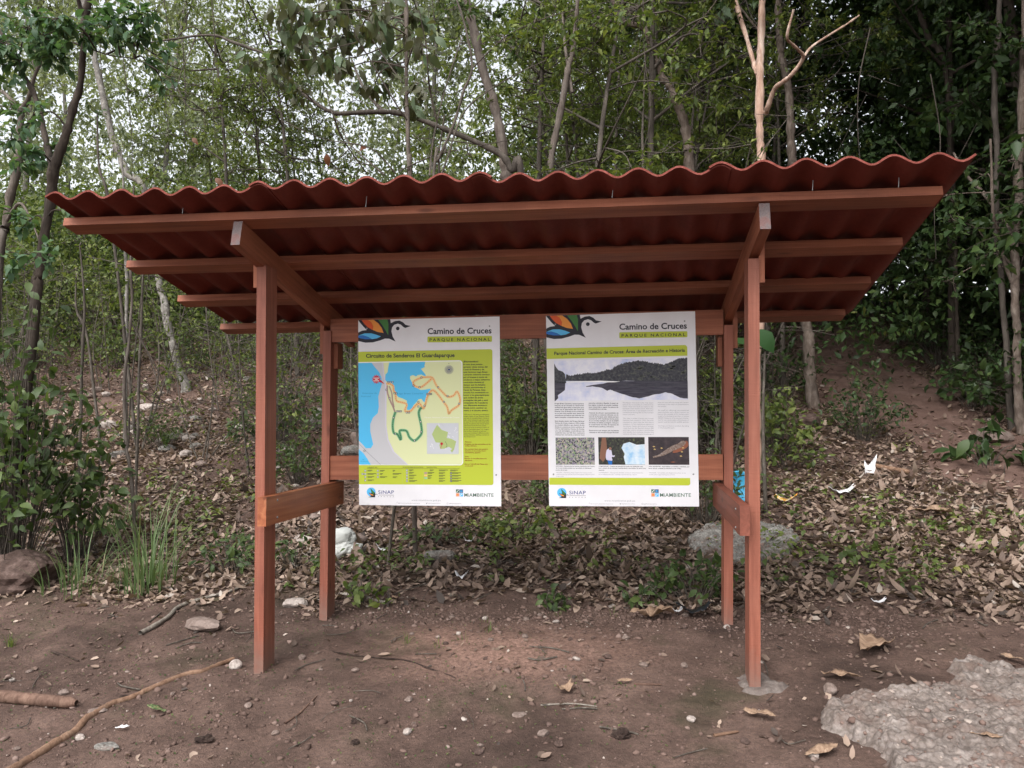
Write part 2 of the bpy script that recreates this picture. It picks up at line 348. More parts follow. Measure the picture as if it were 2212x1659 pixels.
def smooth_path(P, n=6):
    P = np.asarray(P, float)
    if len(P) < 3: 
        t = np.linspace(0, 1, n + 1)[:, None]; return P[0] * (1 - t) + P[-1] * t
    Q = np.vstack([2 * P[0] - P[1], P, 2 * P[-1] - P[-2]]); out = []
    for i in range(1, len(Q) - 2):
        for t in np.arange(n) / n:
            a, b, c, d = Q[i - 1], Q[i], Q[i + 1], Q[i + 2]
            out.append(.5 * (2 * b + (c - a) * t + (2 * a - 5 * b + 4 * c - d) * t * t + (3 * b - a - 3 * c + d) * t ** 3))
    out.append(P[-1]); return np.array(out)
def tube_obj(name, paths, mat, parent=None, sides=6, rough=0., loc=None):
    V, F = tubes_geo(paths, sides)
    if rough: V = V + (rng.rand(*V.shape) - .5) * rough
    if loc is not None: V = V - np.asarray(loc)
    return link(name, np_mesh(name, V, F), mat, parent, True)
def rock_bm(sx, sy, sz, seed, sub=3, facet=.35, rough=.12, flat=.0):
    bm = bmesh.new(); bmesh.ops.create_icosphere(bm, subdivisions=sub, radius=1)
    r = np.random.RandomState(seed); dirs = nrm(r.randn(9, 3)); lim = .62 + .3 * r.rand(9)
    for v in bm.verts:
        p = np.array(v.co)
        for d, l in zip(dirs, lim):
            k = p @ d
            if k > l: p = p - d * (k - l) * (1 - facet * .3)
        q = Vector(p * 2.3 + seed * 3.1); p = p * (1 + rough * mnoise.noise(q) + rough * .5 * mnoise.noise(q * 3))
        v.co = (p[0] * sx, p[1] * sy, p[2] * sz)
    return bm
def add_rock(name, label, cat, P, s, seed, mat, rz=0., sink=.25, group=None, tilt=(0, 0), sub=3, rough=.12):
    bm = rock_bm(*s, seed, sub, rough=rough)
    o = bm_obj(name, bm, mat); o.location = (P[0], P[1], P[2] + s[2] * (1 - 2 * sink)); o.rotation_euler = (tilt[0], tilt[1], rz)
    return tag(o, label, cat, group)

# ------------------------------------------------------------------ terrain
def grid_sheet(name, xs, ys, zf, mat):
    X, Y = np.meshgrid(xs, ys); Z = zf(X, Y); V = np.stack([X, Y, Z], -1).reshape(-1, 3); nx, ny = len(xs), len(ys)
    i = (np.arange(ny - 1)[:, None] * nx + np.arange(nx - 1)[None]).ravel()
    F = np.stack([i, i + 1, i + nx + 1, i + nx], -1); return np_mesh(name, V, F)
def dens(a, b, fine0, fine1, fs, cs):
    l = [np.arange(a, fine0, cs), np.arange(fine0, fine1, fs), np.arange(fine1, b + cs, cs)]; return np.unique(np.concatenate(l).round(4))
gx = dens(-90, 90, -5, 5, .02, 1.0); gy = dens(-60, 130, -1.8, 3.2, .02, .5)
tag(link('ground', grid_sheet('ground', gx, gy, H, None), M['soil'], smooth=True), None, None, kind='structure')

# ------------------------------------------------------------------ shelter
def frame_matrix(p0, p1, up):
    p0, p1 = Vector(p0), Vector(p1); z = (p1 - p0).normalized(); y = Vector(up); y = (y - z * y.dot(z)).normalized(); x = y.cross(z)
    m = Matrix((x, y, z)).transposed().to_4x4(); m.translation = p0; return m, (p1 - p0).length
def plank(name, p0, p1, wx, wy, up, mat, parent, bev=.004, end=None, warp=.0):
    """a sawn plank from p0 to p1; wy is its size along 'up', wx across"""
    m, L = frame_matrix(p0, p1, up); bm = bmesh.new(); n = max(2, int(L / .25))
    rings = []
    for k in range(n + 1):
        t = k / n; dx = warp * math.sin(math.pi * t); rings.append([bm.verts.new((a * wx / 2 + dx, b * wy / 2, L * t)) for a, b in ((-1, -1), (1, -1), (1, 1), (-1, 1))])
    for a, b in zip(rings, rings[1:]):
        for j in range(4): bm.faces.new((a[j], a[(j + 1) % 4], b[(j + 1) % 4], b[j]))
    f0 = bm.faces.new(rings[0][::-1]); f1 = bm.faces.new(rings[-1])
    if end: f0.material_index = 1
    edges = [e for e in bm.edges if e.calc_face_angle(0) > .5]
    bmesh.ops.bevel(bm, geom=edges, offset=bev, segments=2, affect='EDGES', profile=.6)
    o = bm_obj(name, bm, [mat, M['endgrain']] if end else mat)
    o.parent = parent; o.matrix_basis = Matrix.Translation(-parent.location) @ m
    return o
def screw(parent, P, nrm_dir, r=.006):
    bm = bmesh.new(); bmesh.ops.create_cone(bm, cap_ends=True, segments=12, radius1=r, radius2=r * .6, depth=.004)
    o = bm_obj('screw', bm, M['steel'], smooth=False)
    q = Vector(nrm_dir).to_track_quat('Z', 'Y').to_matrix().to_4x4(); q.translation = Vector(P)
    root = parent.parent; o.parent = parent; o.matrix_basis = parent.matrix_basis.inverted() @ Matrix.Translation(-root.location) @ q
    return o
S = empty('notice_shelter', (0, .46, .03), 'red stained wooden shelter with a corrugated roof over two notice boards', 'shelter')
PT, PD = .055, .14
wd = M['wood']
SL = .241
def zroof(y): return 2.425 - SL * (y + .32)            # underside of the purlins = top of the rafters
posts = [((-1.327, 0., -.12), (-1.326, 0., 2.235), 'front'), ((1.322, 0., -.1), (1.330, 0., 2.205), 'front'),
         ((-1.337, .96, -.1), (-1.318, .96, 1.955), 'rear'), ((1.312, .96, -.08), (1.326, .96, 1.958), 'rear')]
for p0, p1, _ in posts: plank('post', p0, p1, PT, PD, (0, 1, 0), M['wood_post'], S, .006)
rafters = []
for (x0, x1) in ((-1.337, -1.322), (1.341, 1.325)):
    z0 = zroof(-.335) - .068; z1 = zroof(1.40) - .068
    rafters.append(plank('rafter', (x0, -.335, z0), (x1, 1.40, z1), .05, .134, (0, 0, 1), wd, S, .004, end=True))
purl = [(-.32, 2.4535, 2.4535), (.22, 2.316, 2.326), (.77, 2.176, 2.206), (1.33, 2.036, 2.074)]
for k, (y, za, zb) in enumerate(purl):
    plank('purlin', (-2.345 + .006 * k, y + .05, za - .012), (2.14, y + .05, zb - .012), .117, .044, (0, SL, 1), wd, S, .004, warp=.004)
rails = [plank('rail', (-1.2985, .925, 1.957), (1.2945, .925, 1.978), .045, .158, (0, 0, 1), wd, S, .005),
         plank('rail', (-1.3065, .925, 1.028), (1.2875, .925, 1.063), .045, .160, (0, 0, 1), wd, S, .005)]
braces = [plank('side_brace', (-1.273, -.155, .878), (-1.268, 1.02, .852), .05, .157, (0, 0, 1), M['wood_orange'], S, .006),
          plank('side_brace', (1.266, -.155, .885), (1.259, 1.02, .885), .048, .150, (0, 0, 1), M['wood_dark'], S, .006)]
for y, z in ((-.02, .925), (-.02, .83), (.965, .895), (.965, .815)):
    screw(braces[0], (-1.2445, y, z), (1, 0, 0), .007); screw(braces[1], (1.2385, y, z), (-1, 0, 0), .007)
# scab plates that tie the rafters to the posts
for x, y, zb, zt, sx in ((-1.369, .0, 2.115, 2.30, 1), (1.373, .0, 2.085, 2.28, 1), (-1.362, .96, 1.80, 2.03, 1), (1.368, .96, 1.815, 2.04, 1),
                         (-1.279, 1.0, 1.70, 1.875, 1), (1.279, 1.0, 1.70, 1.885, 1)):
    c = plank('scab_plate', (x, y, zb), (x, y, zt), .028, .10, (0, 1, 0), wd, S, .003)
    for zz in (zb + .03, zb + .075): screw(c, (x + math.copysign(.0155, x), y - .01, zz), (math.copysign(1, x), 0, 0), .005)
# corrugated sheets
PITCHW, AMP, TH = .188, .0215, .010
def wave_z(u): return AMP * math.cos(2 * math.pi * (u - .05) / PITCHW)
slope_len = 2.0; ca = 1 / math.sqrt(1 + SL * SL); sa = SL * ca
def sheet(name, u0, u1, lift, y0=-.50):
    bm = bmesh.new(); nu = int(round((u1 - u0) / PITCHW * 14)); nv = 8; top, bot = [], []
    for side, arr in ((1, top), (0, bot)):
        for j in range(nv + 1):
            row = []
            for i in range(nu + 1):
                u = u0 + (u1 - u0) * i / nu; v = slope_len * j / nv
                du = -AMP * 2 * math.pi / PITCHW * math.sin(2 * math.pi * (u - .05) / PITCHW); nl = 1 / math.sqrt(1 + du * du)
                off = TH * side; h = wave_z(u) + off * nl + lift + .003 * math.sin(u * 3 + j) * (j / nv); uu = u - du * off * nl
                row.append(bm.verts.new((-2.315 + .0 + uu, v * ca + h * sa, -v * sa + h * ca)))
            arr.append(row)
    for j in range(nv):
        for i in range(nu):
            bm.faces.new((top[j][i], top[j][i + 1], top[j + 1][i + 1], top[j + 1][i]))
            bm.faces.new((bot[j][i], bot[j + 1][i], bot[j + 1][i + 1], bot[j][i + 1]))
    for i in range(nu):
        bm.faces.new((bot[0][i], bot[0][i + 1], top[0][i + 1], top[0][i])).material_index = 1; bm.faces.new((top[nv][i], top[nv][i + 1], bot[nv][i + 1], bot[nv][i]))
    for j in range(nv):
        bm.faces.new((top[j][0], top[j + 1][0], bot[j + 1][0], bot[j][0])); bm.faces.new((top[j][nu], bot[j][nu], bot[j + 1][nu], top[j + 1][nu]))
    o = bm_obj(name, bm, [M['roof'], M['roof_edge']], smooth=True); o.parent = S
    for p in o.data.polygons:
        pass
    md = o.modifiers.new('edge', 'EDGE_SPLIT'); md.split_angle = rad(60)
    o.location = Vector((0, y0, 2.544)) - S.location; return o
edges_u = [0.03, 1.18, 2.31, 3.43, 4.53]
ph = PITCHW
for k in range(4):
    a = edges_u[k] - (.045 if k else 0.03); sheet('roof_sheet', a, edges_u[k + 1] + .05 if k < 3 else 4.53, .0085 * (k % 2), -.50 + (0., -.012, .006, -.008)[k])
for x in (-1.62, -.62, .62, 1.55, 1.93):
    zb = purl[0][1] + .01
    tube_obj('roof_hook', [(np.array([[x, -.375, zb], [x + .004, -.372, zb + .055]]) - np.array(S.location), .002)], M['steel'], S, 6)
# cement round the foot of one post
def patch(name, poly, th, mat, seed, step=.012, soft=.03, rough=.01, rim=.0, parent=None):
    poly = np.asarray(poly, float); lo = poly.min(0) - .05; hi = poly.max(0) + .05
    xs = np.arange(lo[0], hi[0], step); ys = np.arange(lo[1], hi[1], step); X, Y = np.meshgrid(xs, ys)
    wx = X + .05 * vnoise(X, Y, 9, seed) + .03 * vnoise(X, Y, 28, seed + 1); wy = Y + .05 * vnoise(X, Y, 9, seed + 2) + .03 * vnoise(X, Y, 28, seed + 3)
    d = np.full(X.shape, 9.); ins = np.zeros(X.shape, bool)
    for i in range(len(poly)):
        a, b = poly[i], poly[(i + 1) % len(poly)]; e = b - a; t = np.clip(((wx - a[0]) * e[0] + (wy - a[1]) * e[1]) / (e @ e), 0, 1)
        d = np.minimum(d, np.hypot(wx - a[0] - t * e[0], wy - a[1] - t * e[1]))
        c = ((a[1] > wy) != (b[1] > wy)) & (wx < (b[0] - a[0]) * (wy - a[1]) / (b[1] - a[1] + 1e-12) + a[0]); ins ^= c
    d = np.where(ins, d, -d)
    Z = H(X, Y) * .5 + .5 * (lambda g: np.mean(g))(H(poly[:, 0], poly[:, 1])) if False else H(X, Y)
    Zt = Z + th * sstep(-.006, soft, d) + (rough * (vnoise(X, Y, 22, seed + 4) + .7 * vnoise(X, Y, 55, seed + 5)) + .02 * vnoise(X, Y, 4, seed + 6)) * sstep(0, soft, d) - .06 * sstep(0, -.03, d)
    V = np.stack([X, Y, Zt], -1).reshape(-1, 3); nx = len(xs); ny = len(ys)
    i = (np.arange(ny - 1)[:, None] * nx + np.arange(nx - 1)[None]).ravel(); F = np.stack([i, i + 1, i + nx + 1, i + nx], -1)
    keep = (d.reshape(-1)[F] > -.035).any(1); F = F[keep]; used = np.unique(F); remap = np.zeros(len(V), int); remap[used] = np.arange(len(used))
    c = V[used].mean(0); c[2] = V[used][:, 2].min()
    o = link(name, np_mesh(name, V[used] - c, remap[F]), mat, None, True); o.location = c
    return o, d, X, Y
cf, *_ = patch('cement_footing', [(1.25, -.09), (1.32, -.12), (1.43, -.10), (1.48, -.03), (1.40, .10), (1.27, .08)], .016, M['cement'], 5, .008, .02, .012)
cf.location = cf.location - S.location; cf.parent = S

# ------------------------------------------------------------------ notice boards
def ink(name, c, rough=.45): return plain('ink_' + name, c, rough, 0, .25)
INK = {k: ink(k, c) for k, c in dict(white=(.78, .775, .80), dark=(.018, .018, .028), green_band=(.46, .53, .045), text=(.03, .035, .04), red_text=(.28, .06, .02),
    grey_text=(.26, .26, .30), blue_text=(.03, .25, .50), map_land=(.70, .74, .42), water=(.09, .50, .83), grey=(.55, .55, .57), lilac=(.62, .60, .70), orange=(.80, .30, .05), redorange=(.70, .10, .02),
    leafgreen=(.055, .20, .045), sky_blue=(.10, .48, .82), deep_blue=(.02, .15, .50), trail_orange=(.82, .50, .22), trail_core=(.50, .20, .07), trail_green=(.10, .32, .15), trail_green_light=(.30, .55, .32),
    mauve=(.42, .28, .25), red=(.55, .02, .04), inset=(.58, .60, .64), inset_land=(.42, .52, .20), white2=(.85, .85, .86), dark_green=(.04, .13, .07), navy=(.02, .04, .20), salmon=(.72, .30, .20), pale_line=(.80, .80, .78)).items()}
def photo_mat(name, stops, scale, detail=6, rough=.65, stretch=(1, 1, 1), voro=0):
    m, t, b = new_mat(name)
    if voro:
        n = node(t, 'ShaderNodeTexVoronoi'); n.inputs['Scale'].default_value = scale; t.links.new(coords(t, stretch), n.inputs['Vector']); f = n.outputs['Color']
    else: f = noise_n(t, scale, detail, rough, coords(t, stretch)).outputs[0]
    t.links.new(ramp_n(t, f, stops).outputs[0], b.inputs['Base Color']); b.inputs['Roughness'].default_value = .4; b.inputs['Specular IOR Level'].default_value = .25; return m
INK['panel'] = photo_mat('white_board_laminate', [(.3, (.70, .69, .715)), (.6, (.775, .77, .80)), (.75, (.79, .785, .81))], 3.0)
INK['p_sky'] = photo_mat('print_cloudy_sky', [(.3, (.36, .50, .76)), (.42, (.62, .64, .80)), (.58, (.80, .80, .86))], 7)
INK['p_hill'] = photo_mat('print_dark_hill', [(.35, (.018, .02, .03)), (.55, (.055, .055, .066)), (.7, (.13, .14, .10))], 60)
INK['p_tree'] = photo_mat('print_lit_treetops', [(.35, (.03, .035, .035)), (.55, (.085, .09, .08)), (.7, (.17, .18, .12))], 90)
INK['p_refl'] = photo_mat('print_lake_reflection', [(.4, (.035, .032, .05)), (.7, (.09, .085, .11))], 30, stretch=(.3, 1, 3))
INK['p_stones'] = photo_mat('print_stone_path', [(.2, (.06, .06, .07)), (.4, (.22, .2, .27)), (.6, (.42, .38, .36)), (.75, (.18, .3, .13)), (.9, (.55, .42, .4))], 130, voro=1)
INK['p_wood'] = photo_mat('print_dark_forest', [(.35, (.02, .022, .02)), (.55, (.05, .05, .045)), (.72, (.16, .2, .07))], 60)
INK['p_cloud'] = photo_mat('print_bright_sky', [(.35, (.30, .55, .80)), (.5, (.6, .74, .86)), (.65, (.8, .84, .88))], 14)
INK['p_water'] = photo_mat('print_murky_water', [(.4, (.035, .028, .033)), (.7, (.075, .055, .06))], 30)
INK['p_croc'] = photo_mat('print_crocodile', [(.35, (.14, .08, .06)), (.55, (.26, .2, .17)), (.7, (.40, .35, .32))], 90)
INK['p_shirt'] = plain('ink_pale_shirt', (.62, .6, .74), .5); INK['p_trunk'] = plain('ink_red_trunk', (.23, .11, .07), .5); INK['p_leaf'] = plain('ink_yellow_leaf', (.6, .42, .16), .5); INK['p_rust'] = plain('ink_rust', (.26, .09, .05), .5); INK['p_skin'] = plain('ink_skin', (.25, .13, .09), .5)
def homog(src, W_, H_):
    A = []
    for (x, y), (u, v) in zip(src, ((0, H_), (W_, H_), (0, 0), (W_, 0))):
        A.append([x, y, 1, 0, 0, 0, -u * x, -u * y, u]); A.append([0, 0, 0, x, y, 1, -v * x, -v * y, v])
    A = np.array(A, float); s = np.linalg.solve(A[:, :8], A[:, 8]); h = np.append(s, 1).reshape(3, 3)
    def f(p):
        q = h @ np.array([p[0], p[1], 1.]); return q[:2] / q[2]
    return f
_txt = {}
def text_mesh(s, spacing=1., bold=0.):
    k = (s, spacing, bold)
    if k not in _txt:
        c = bpy.data.curves.new('t', 'FONT'); c.body = s; c.size = 1; c.space_character = spacing; c.offset = bold; c.resolution_u = 3; c.fill_mode = 'FRONT'
        o = bpy.data.objects.new('t', c); COL.objects.link(o); bpy.context.view_layer.update()
        me = bpy.data.meshes.new_from_object(o.evaluated_get(bpy.context.evaluated_depsgraph_get()))
        V = np.zeros(len(me.vertices) * 3); me.vertices.foreach_get('co', V); V = V.reshape(-1, 3)
        Fs = [tuple(p.vertices) for p in me.polygons]
        bpy.data.objects.remove(o); bpy.data.curves.remove(c); bpy.data.meshes.remove(me); _txt[k] = (V, Fs)
    return _txt[k]
_h = text_mesh('H')[0]; CAP = _h[:, 1].max()
class Part:
    """one printed part of a board: flat shapes given in the pixels of a rectified close-up, laid in thin layers on the panel"""
    def __init__(s, board, base=0): s.b, s.V, s.F, s.M, s.mats, s.base = board, [], [], [], [], base
    def _mi(s, m):
        if m not in s.mats: s.mats.append(m)
        return s.mats.index(m)
    def raw(s, uv, faces, m, layer):
        o = len(s.V); y = -(s.b['face'] + .0006 * (layer + s.base))
        s.V += [(u - s.b['w'] / 2, y, v) for u, v in uv]; k = s._mi(m)
        for f in faces: s.F.append(tuple(i + o for i in f)); s.M.append(k)
    def poly(s, pts, m, layer=1, curve=0):
        P = np.array([s.b['f'](p) for p in pts])
        if curve: P = smooth_path(np.vstack([P, P[:1]]), curve)[:-1]
        area = .5 * np.sum(P[:, 0] * np.roll(P[:, 1], -1) - np.roll(P[:, 0], -1) * P[:, 1])
        if area < 0: P = P[::-1]
        P[:, 0] = np.clip(P[:, 0], .0005, s.b['w'] - .0005); P[:, 1] = np.clip(P[:, 1], .0005, s.b['h'] - .0005)
        s.raw(P, [tuple(range(len(P)))], m, layer); return s
    def rect(s, x0, y0, x1, y1, m, layer=1, r=(0, 0, 0, 0)):
        """r: radius of the tl, tr, br, bl corners"""
        pts = []
        for (cx, cy, a0), rr in zip(((x0, y0, 180), (x1, y0, 270), (x1, y1, 0), (x0, y1, 90)), r):
            if rr == 0: pts.append((cx, cy)); continue
            ox = cx + (rr if a0 in (180, 90) else -rr); oy = cy + (rr if a0 in (180, 270) else -rr)
            for t in range(0, 91, 18): pts.append((ox + rr * math.cos(rad(a0 + t)), oy + rr * math.sin(rad(a0 + t))))
        return s.poly(pts, m, layer)
    def circ(s, x, y, r, m, layer=1, n=20): return s.poly([(x + r * math.cos(2 * math.pi * k / n), y + r * math.sin(2 * math.pi * k / n)) for k in range(n)], m, layer)
    def line(s, pts, wpx, m, layer=1, curve=4, dash=None):
        P = np.array([s.b['f'](p) for p in pts])
        if curve: P = smooth_path(P, curve)
        wv = wpx * s.b['w'] / 1940 / 2; T = nrm(np.gradient(P, axis=0)); N = np.stack([-T[:, 1], T[:, 0]], 1)
        a, b = P + N * wv, P - N * wv; n = len(P)
        if dash:
            d = np.concatenate([[0], np.cumsum(np.linalg.norm(np.diff(P, axis=0), axis=1))]); st = dash * s.b['w'] / 1940
            for q in np.arange(0, d[-1], st * 2):
                e = [np.array([np.interp(x, d, P[:, 0]), np.interp(x, d, P[:, 1])]) for x in (q, min(q + st, d[-1]))]
                tt = nrm(e[1] - e[0]); nn = np.array([-tt[1], tt[0]]) * wv; s.raw([e[0] - nn, e[1] - nn, e[1] + nn, e[0] + nn], [(0, 1, 2, 3)], m, layer)
            return s
        s.raw(list(a) + list(b), [(i, n + i, n + i + 1, i + 1) for i in range(n - 1)], m, layer); return s
    def text(s, st, x, base, cap, m, x1=None, layer=2, spacing=1., bold=0., cond=.86, just=False):
        V, Fs = text_mesh(st, spacing, bold)
        if not len(V): return s
        lo, hi = V[:, 0].min(), V[:, 0].max(); ky = cap / CAP
        kx = (x1 - x) / (hi - lo) if x1 is not None else ky * cond
        s.raw([s.b['f']((x + (vx - lo) * kx, base - vy * ky)) for vx, vy, _ in V], Fs, m, layer); return s
    def build(s, name, label=None):
        me = bpy.data.meshes.new(name); me.from_pydata(s.V, [], s.F); me.polygons.foreach_set('material_index', s.M); me.update()
        o = link(name, me, [INK[m] for m in s.mats], s.b['root'])
        if label: o['label'] = label
        return o
def board(label, cx, zb, rot, w_, h_, src, yf):
    root = empty('information_board', (cx, yf, zb), label, 'notice board'); root.rotation_euler = (0, rot, 0)
    bm = bmesh.new(); bmesh.ops.create_cube(bm, size=1)
    for v in bm.verts: v.co = (v.co.x * w_, v.co.y * .004 + .002, v.co.z * h_ + h_ / 2)
    bmesh.ops.bevel(bm, geom=bm.edges[:], offset=.0008, segments=1, affect='EDGES')
    bm_obj('panel', bm, INK['panel'], root)
    return dict(root=root, w=w_, h=h_, f=homog(src, w_, h_), face=0.0, src=src)
BW, BH = .958, 1.24
YF = .925 - .0225 - .0045
bl = board('white notice board with a blue and green trail map', -.6075, .786, rad(-.55), .966, 1.244, ((131, 152), (2060, 128), (124, 2700), (2076, 2700)), YF)
br = board('white notice board with a lake photograph and columns of text', .664, .806, rad(-.9), .950, 1.236, ((70, 108), (2070, 46), (122, 2662), (2142, 2655)), YF)
def norm_board(b):   # the same board addressed in the left board's close-up pixels, for the print both share
    n = dict(b); n['f'] = homog(bl['src'], b['w'], b['h']); return n
for b in (bl, norm_board(br)):
    p = Part(b)
    p.poly([(130, 150), (575, 146), (583, 200), (640, 172), (700, 165), (750, 190), (785, 225), (857, 242), (780, 268), (755, 255), (720, 222), (680, 208), (630, 222), (600, 257), (590, 310), (608, 385), (647, 452), (560, 412), (500, 410), (430, 435), (330, 460), (230, 463), (128, 440), (129, 322), (185, 298), (250, 290), (205, 245), (150, 178)], 'dark', 1)
    p.circ(677, 273, 25, 'dark', 1)
    p.poly([(178, 153), (260, 152), (310, 180), (340, 240), (330, 290), (260, 250), (215, 205)], 'redorange', 2)
    p.poly([(262, 152), (345, 150), (410, 200), (455, 260), (482, 332), (400, 318), (332, 290), (341, 240), (311, 180)], 'orange', 2)
    p.poly([(410, 154), (535, 150), (550, 210), (546, 365), (505, 290), (465, 225)], 'leafgreen', 2)
    p.poly([(129, 365), (220, 335), (310, 335), (380, 355), (445, 380), (390, 405), (322, 415), (270, 385), (200, 362)], 'sky_blue', 2)
    p.poly([(129, 371), (200, 364), (268, 386), (318, 415), (230, 415), (160, 402), (129, 390)], 'deep_blue', 3)
    p.build('bird_emblem')
    p = Part(b); p.text('Camino de Cruces', 1085, 353, 76, 'dark', 1952, 1, bold=0.023)
    p.rect(1083, 388, 1958, 468, 'green_band', 1, (14, 14, 14, 14)); p.text('PARQUE NACIONAL', 1112, 451, 37, 'dark', 1932, 2, 1.5, bold=.018); p.build('park_name')
    p = Part(b); y0 = 1395
    p.circ(295, y0 + 1122, 62, 'sky_blue', 1, 28)
    p.poly([(290, y0 + 1078), (340, y0 + 1130), (330, y0 + 1160), (300, y0 + 1125)], 'leafgreen', 3); p.poly([(285, y0 + 1070), (350, y0 + 1135), (350, y0 + 1195), (250, y0 + 1195), (295, y0 + 1180), (255, y0 + 1130), (300, y0 + 1140)], 'dark', 2)
    p.poly([(268, y0 + 1140), (320, y0 + 1158), (328, y0 + 1172), (290, y0 + 1165)], 'orange', 3); p.line([(345, y0 + 1165), (365, y0 + 1150), (382, y0 + 1162)], 6, 'dark', 2, 3)
    p.text('SiNAP', 393, y0 + 1145, 46, 'navy', 610, 1, 1.08, .006)
    p.line([(395, y0 + 1163), (610, y0 + 1163)], 4, 'dark', 1, 0); p.text('PANAMÁ', 393, y0 + 1192, 12, 'dark', 610, 1, 2.6)
    p.build('agency_emblem')
    p = Part(b)
    for (x0, yy, m) in ((1462, 1077, 'dark_green'), (1512, 1077, 'navy'), (1462, 1128, 'salmon'), (1512, 1128, 'sky_blue')): p.rect(x0, y0 + yy, x0 + 46, y0 + yy + 46, m, 1)
    p.line([(1470, y0 + 1118), (1490, y0 + 1095), (1500, y0 + 1085)], 7, 'white2', 2, 3); p.circ(1536, y0 + 1100, 15, 'sky_blue', 2, 14); p.circ(1538, y0 + 1098, 8, 'navy', 3, 12)
    p.circ(1485, y0 + 1150, 13, 'orange', 2, 8); p.line([(1520, y0 + 1165), (1535, y0 + 1145), (1552, y0 + 1138)], 6, 'white2', 2, 3)
    p.text('MiAMBIENTE', 1575, y0 + 1175, 46, 'dark_green', 1972, 1, 1.04, .008); p.build('ministry_emblem')
    p = Part(b); p.text('www.miambiente.gob.pa', 853, y0 + 1240, 22, 'grey_text', 1252, 1, 1.1)
    for st, x, x1 in (('f', 648, 658), ('@ministeriodeambientepanama', 668, 966), ('@MiAmbientePma', 1083, 1250), ('@MiAmbientePma', 1367, 1535)): p.text(st, x, y0 + 1277, 12 if st != 'f' else 22, 'grey_text', x1, 1)
    p.poly([(1050, y0 + 1262), (1062, y0 + 1268), (1073, y0 + 1260), (1068, y0 + 1277), (1054, y0 + 1279)], 'grey_text', 1); p.line([(1337, y0 + 1262), (1357, y0 + 1262), (1357, y0 + 1280), (1337, y0 + 1280), (1337, y0 + 1262)], 3, 'grey_text', 1, 0); p.build('contact_lettering')
    for (x, yy) in ((252, 268), (1925, 256), (2008, y0 + 876), (190, y0 + 876)):
        q = b['f']((x, yy)); bm = bmesh.new(); bmesh.ops.create_cone(bm, cap_ends=True, segments=14, radius1=.0055, radius2=.004, depth=.003)
        o = bm_obj('screw', bm, M['steel'], b['root']); o.location = (q[0] - b['w'] / 2, -.0025, q[1]); o.rotation_euler = (rad(90), 0, 0)
# --- left board
p = Part(bl)
p.poly([(129, 587), (1930, 567)] + [(1932 + 30 * math.sin(rad(a)), 597 - 30 * math.cos(rad(a))) for a in range(0, 91, 15)] + [(1970, 2380)] + [(1940 + 30 * math.cos(rad(a)), 2380 + 30 * math.sin(rad(a))) for a in range(0, 91, 15)] + [(126, 2412)], 'green_band', 1)
p.build('map_border')
p = Part(bl); p.text('Circuito de Senderos El Guardaparque', 236, 668, 50, 'text', 1452, 2, bold=0.027); p.build('map_title')
p = Part(bl, 1)
p.poly([(130, 728), (1510, 714)] + [(1515 + 42 * math.sin(rad(a)), 757 - 42 * math.cos(rad(a))) for a in range(0, 91, 15)] + [(1562, 2090)] + [(1514 + 48 * math.cos(rad(a)), 2095 + 48 * math.sin(rad(a))) for a in range(0, 91, 15)] + [(128, 2146)], 'white2', 1)
p.poly([(130, 740), (1505, 727)] + [(1510 + 36 * math.sin(rad(a)), 763 - 36 * math.cos(rad(a))) for a in range(0, 91, 15)] + [(1552, 2090)] + [(1512 + 40 * math.cos(rad(a)), 2093 + 40 * math.sin(rad(a))) for a in range(0, 91, 15)] + [(128, 2138)], 'map_land', 2)
p.poly([(132, 742), (455, 739), (478, 900), (500, 1060), (497, 1380), (498, 1600), (525, 1800), (600, 1960), (800, 2138), (128, 2138)], 'grey', 3)
p.poly([(455, 739), (475, 739), (492, 900), (520, 1060), (514, 1600), (540, 1790), (620, 1960), (812, 2138), (795, 2138), (598, 1960), (524, 1800), (497, 1600), (496, 1060), (476, 900)], 'lilac', 4)
p.poly([(131, 742), (315, 740), (360, 800), (420, 870), (450, 940), (455, 1030), (430, 1110), (405, 1200), (410, 1340), (395, 1430), (330, 1490), (290, 1580), (290, 1680), (315, 1800), (330, 1860), (295, 1912), (225, 1912), (190, 1870), (160, 1840), (130, 1810)], 'water', 4)
p.poly([(130, 1925), (200, 1990), (240, 2050), (270, 2100), (297, 2138), (128, 2138)], 'water', 4)
p.line([(130, 1850), (250, 1970), (430, 2138)], 5, 'grey_text', 5, 0)
p.poly([(560, 738), (1052, 733), (1040, 790), (1050, 800), (992, 828), (1015, 855), (1045, 890), (1068, 930), (1040, 925), (1000, 905), (950, 910), (925, 930), (885, 910), (845, 925), (842, 960), (880, 1030), (930, 1085), (985, 1115), (1050, 1110), (1125, 1095), (1115, 1140), (1080, 1180), (1060, 1240), (1040, 1285), (1020, 1270), (1000, 1235), (960, 1240), (930, 1280), (890, 1320), (870, 1360), (830, 1390), (800, 1385), (798, 1260), (740, 1230), (680, 1210), (640, 1160), (625, 1080), (590, 1030), (535, 1015), (500, 975), (505, 900), (535, 870), (545, 800)], 'water', 4, )
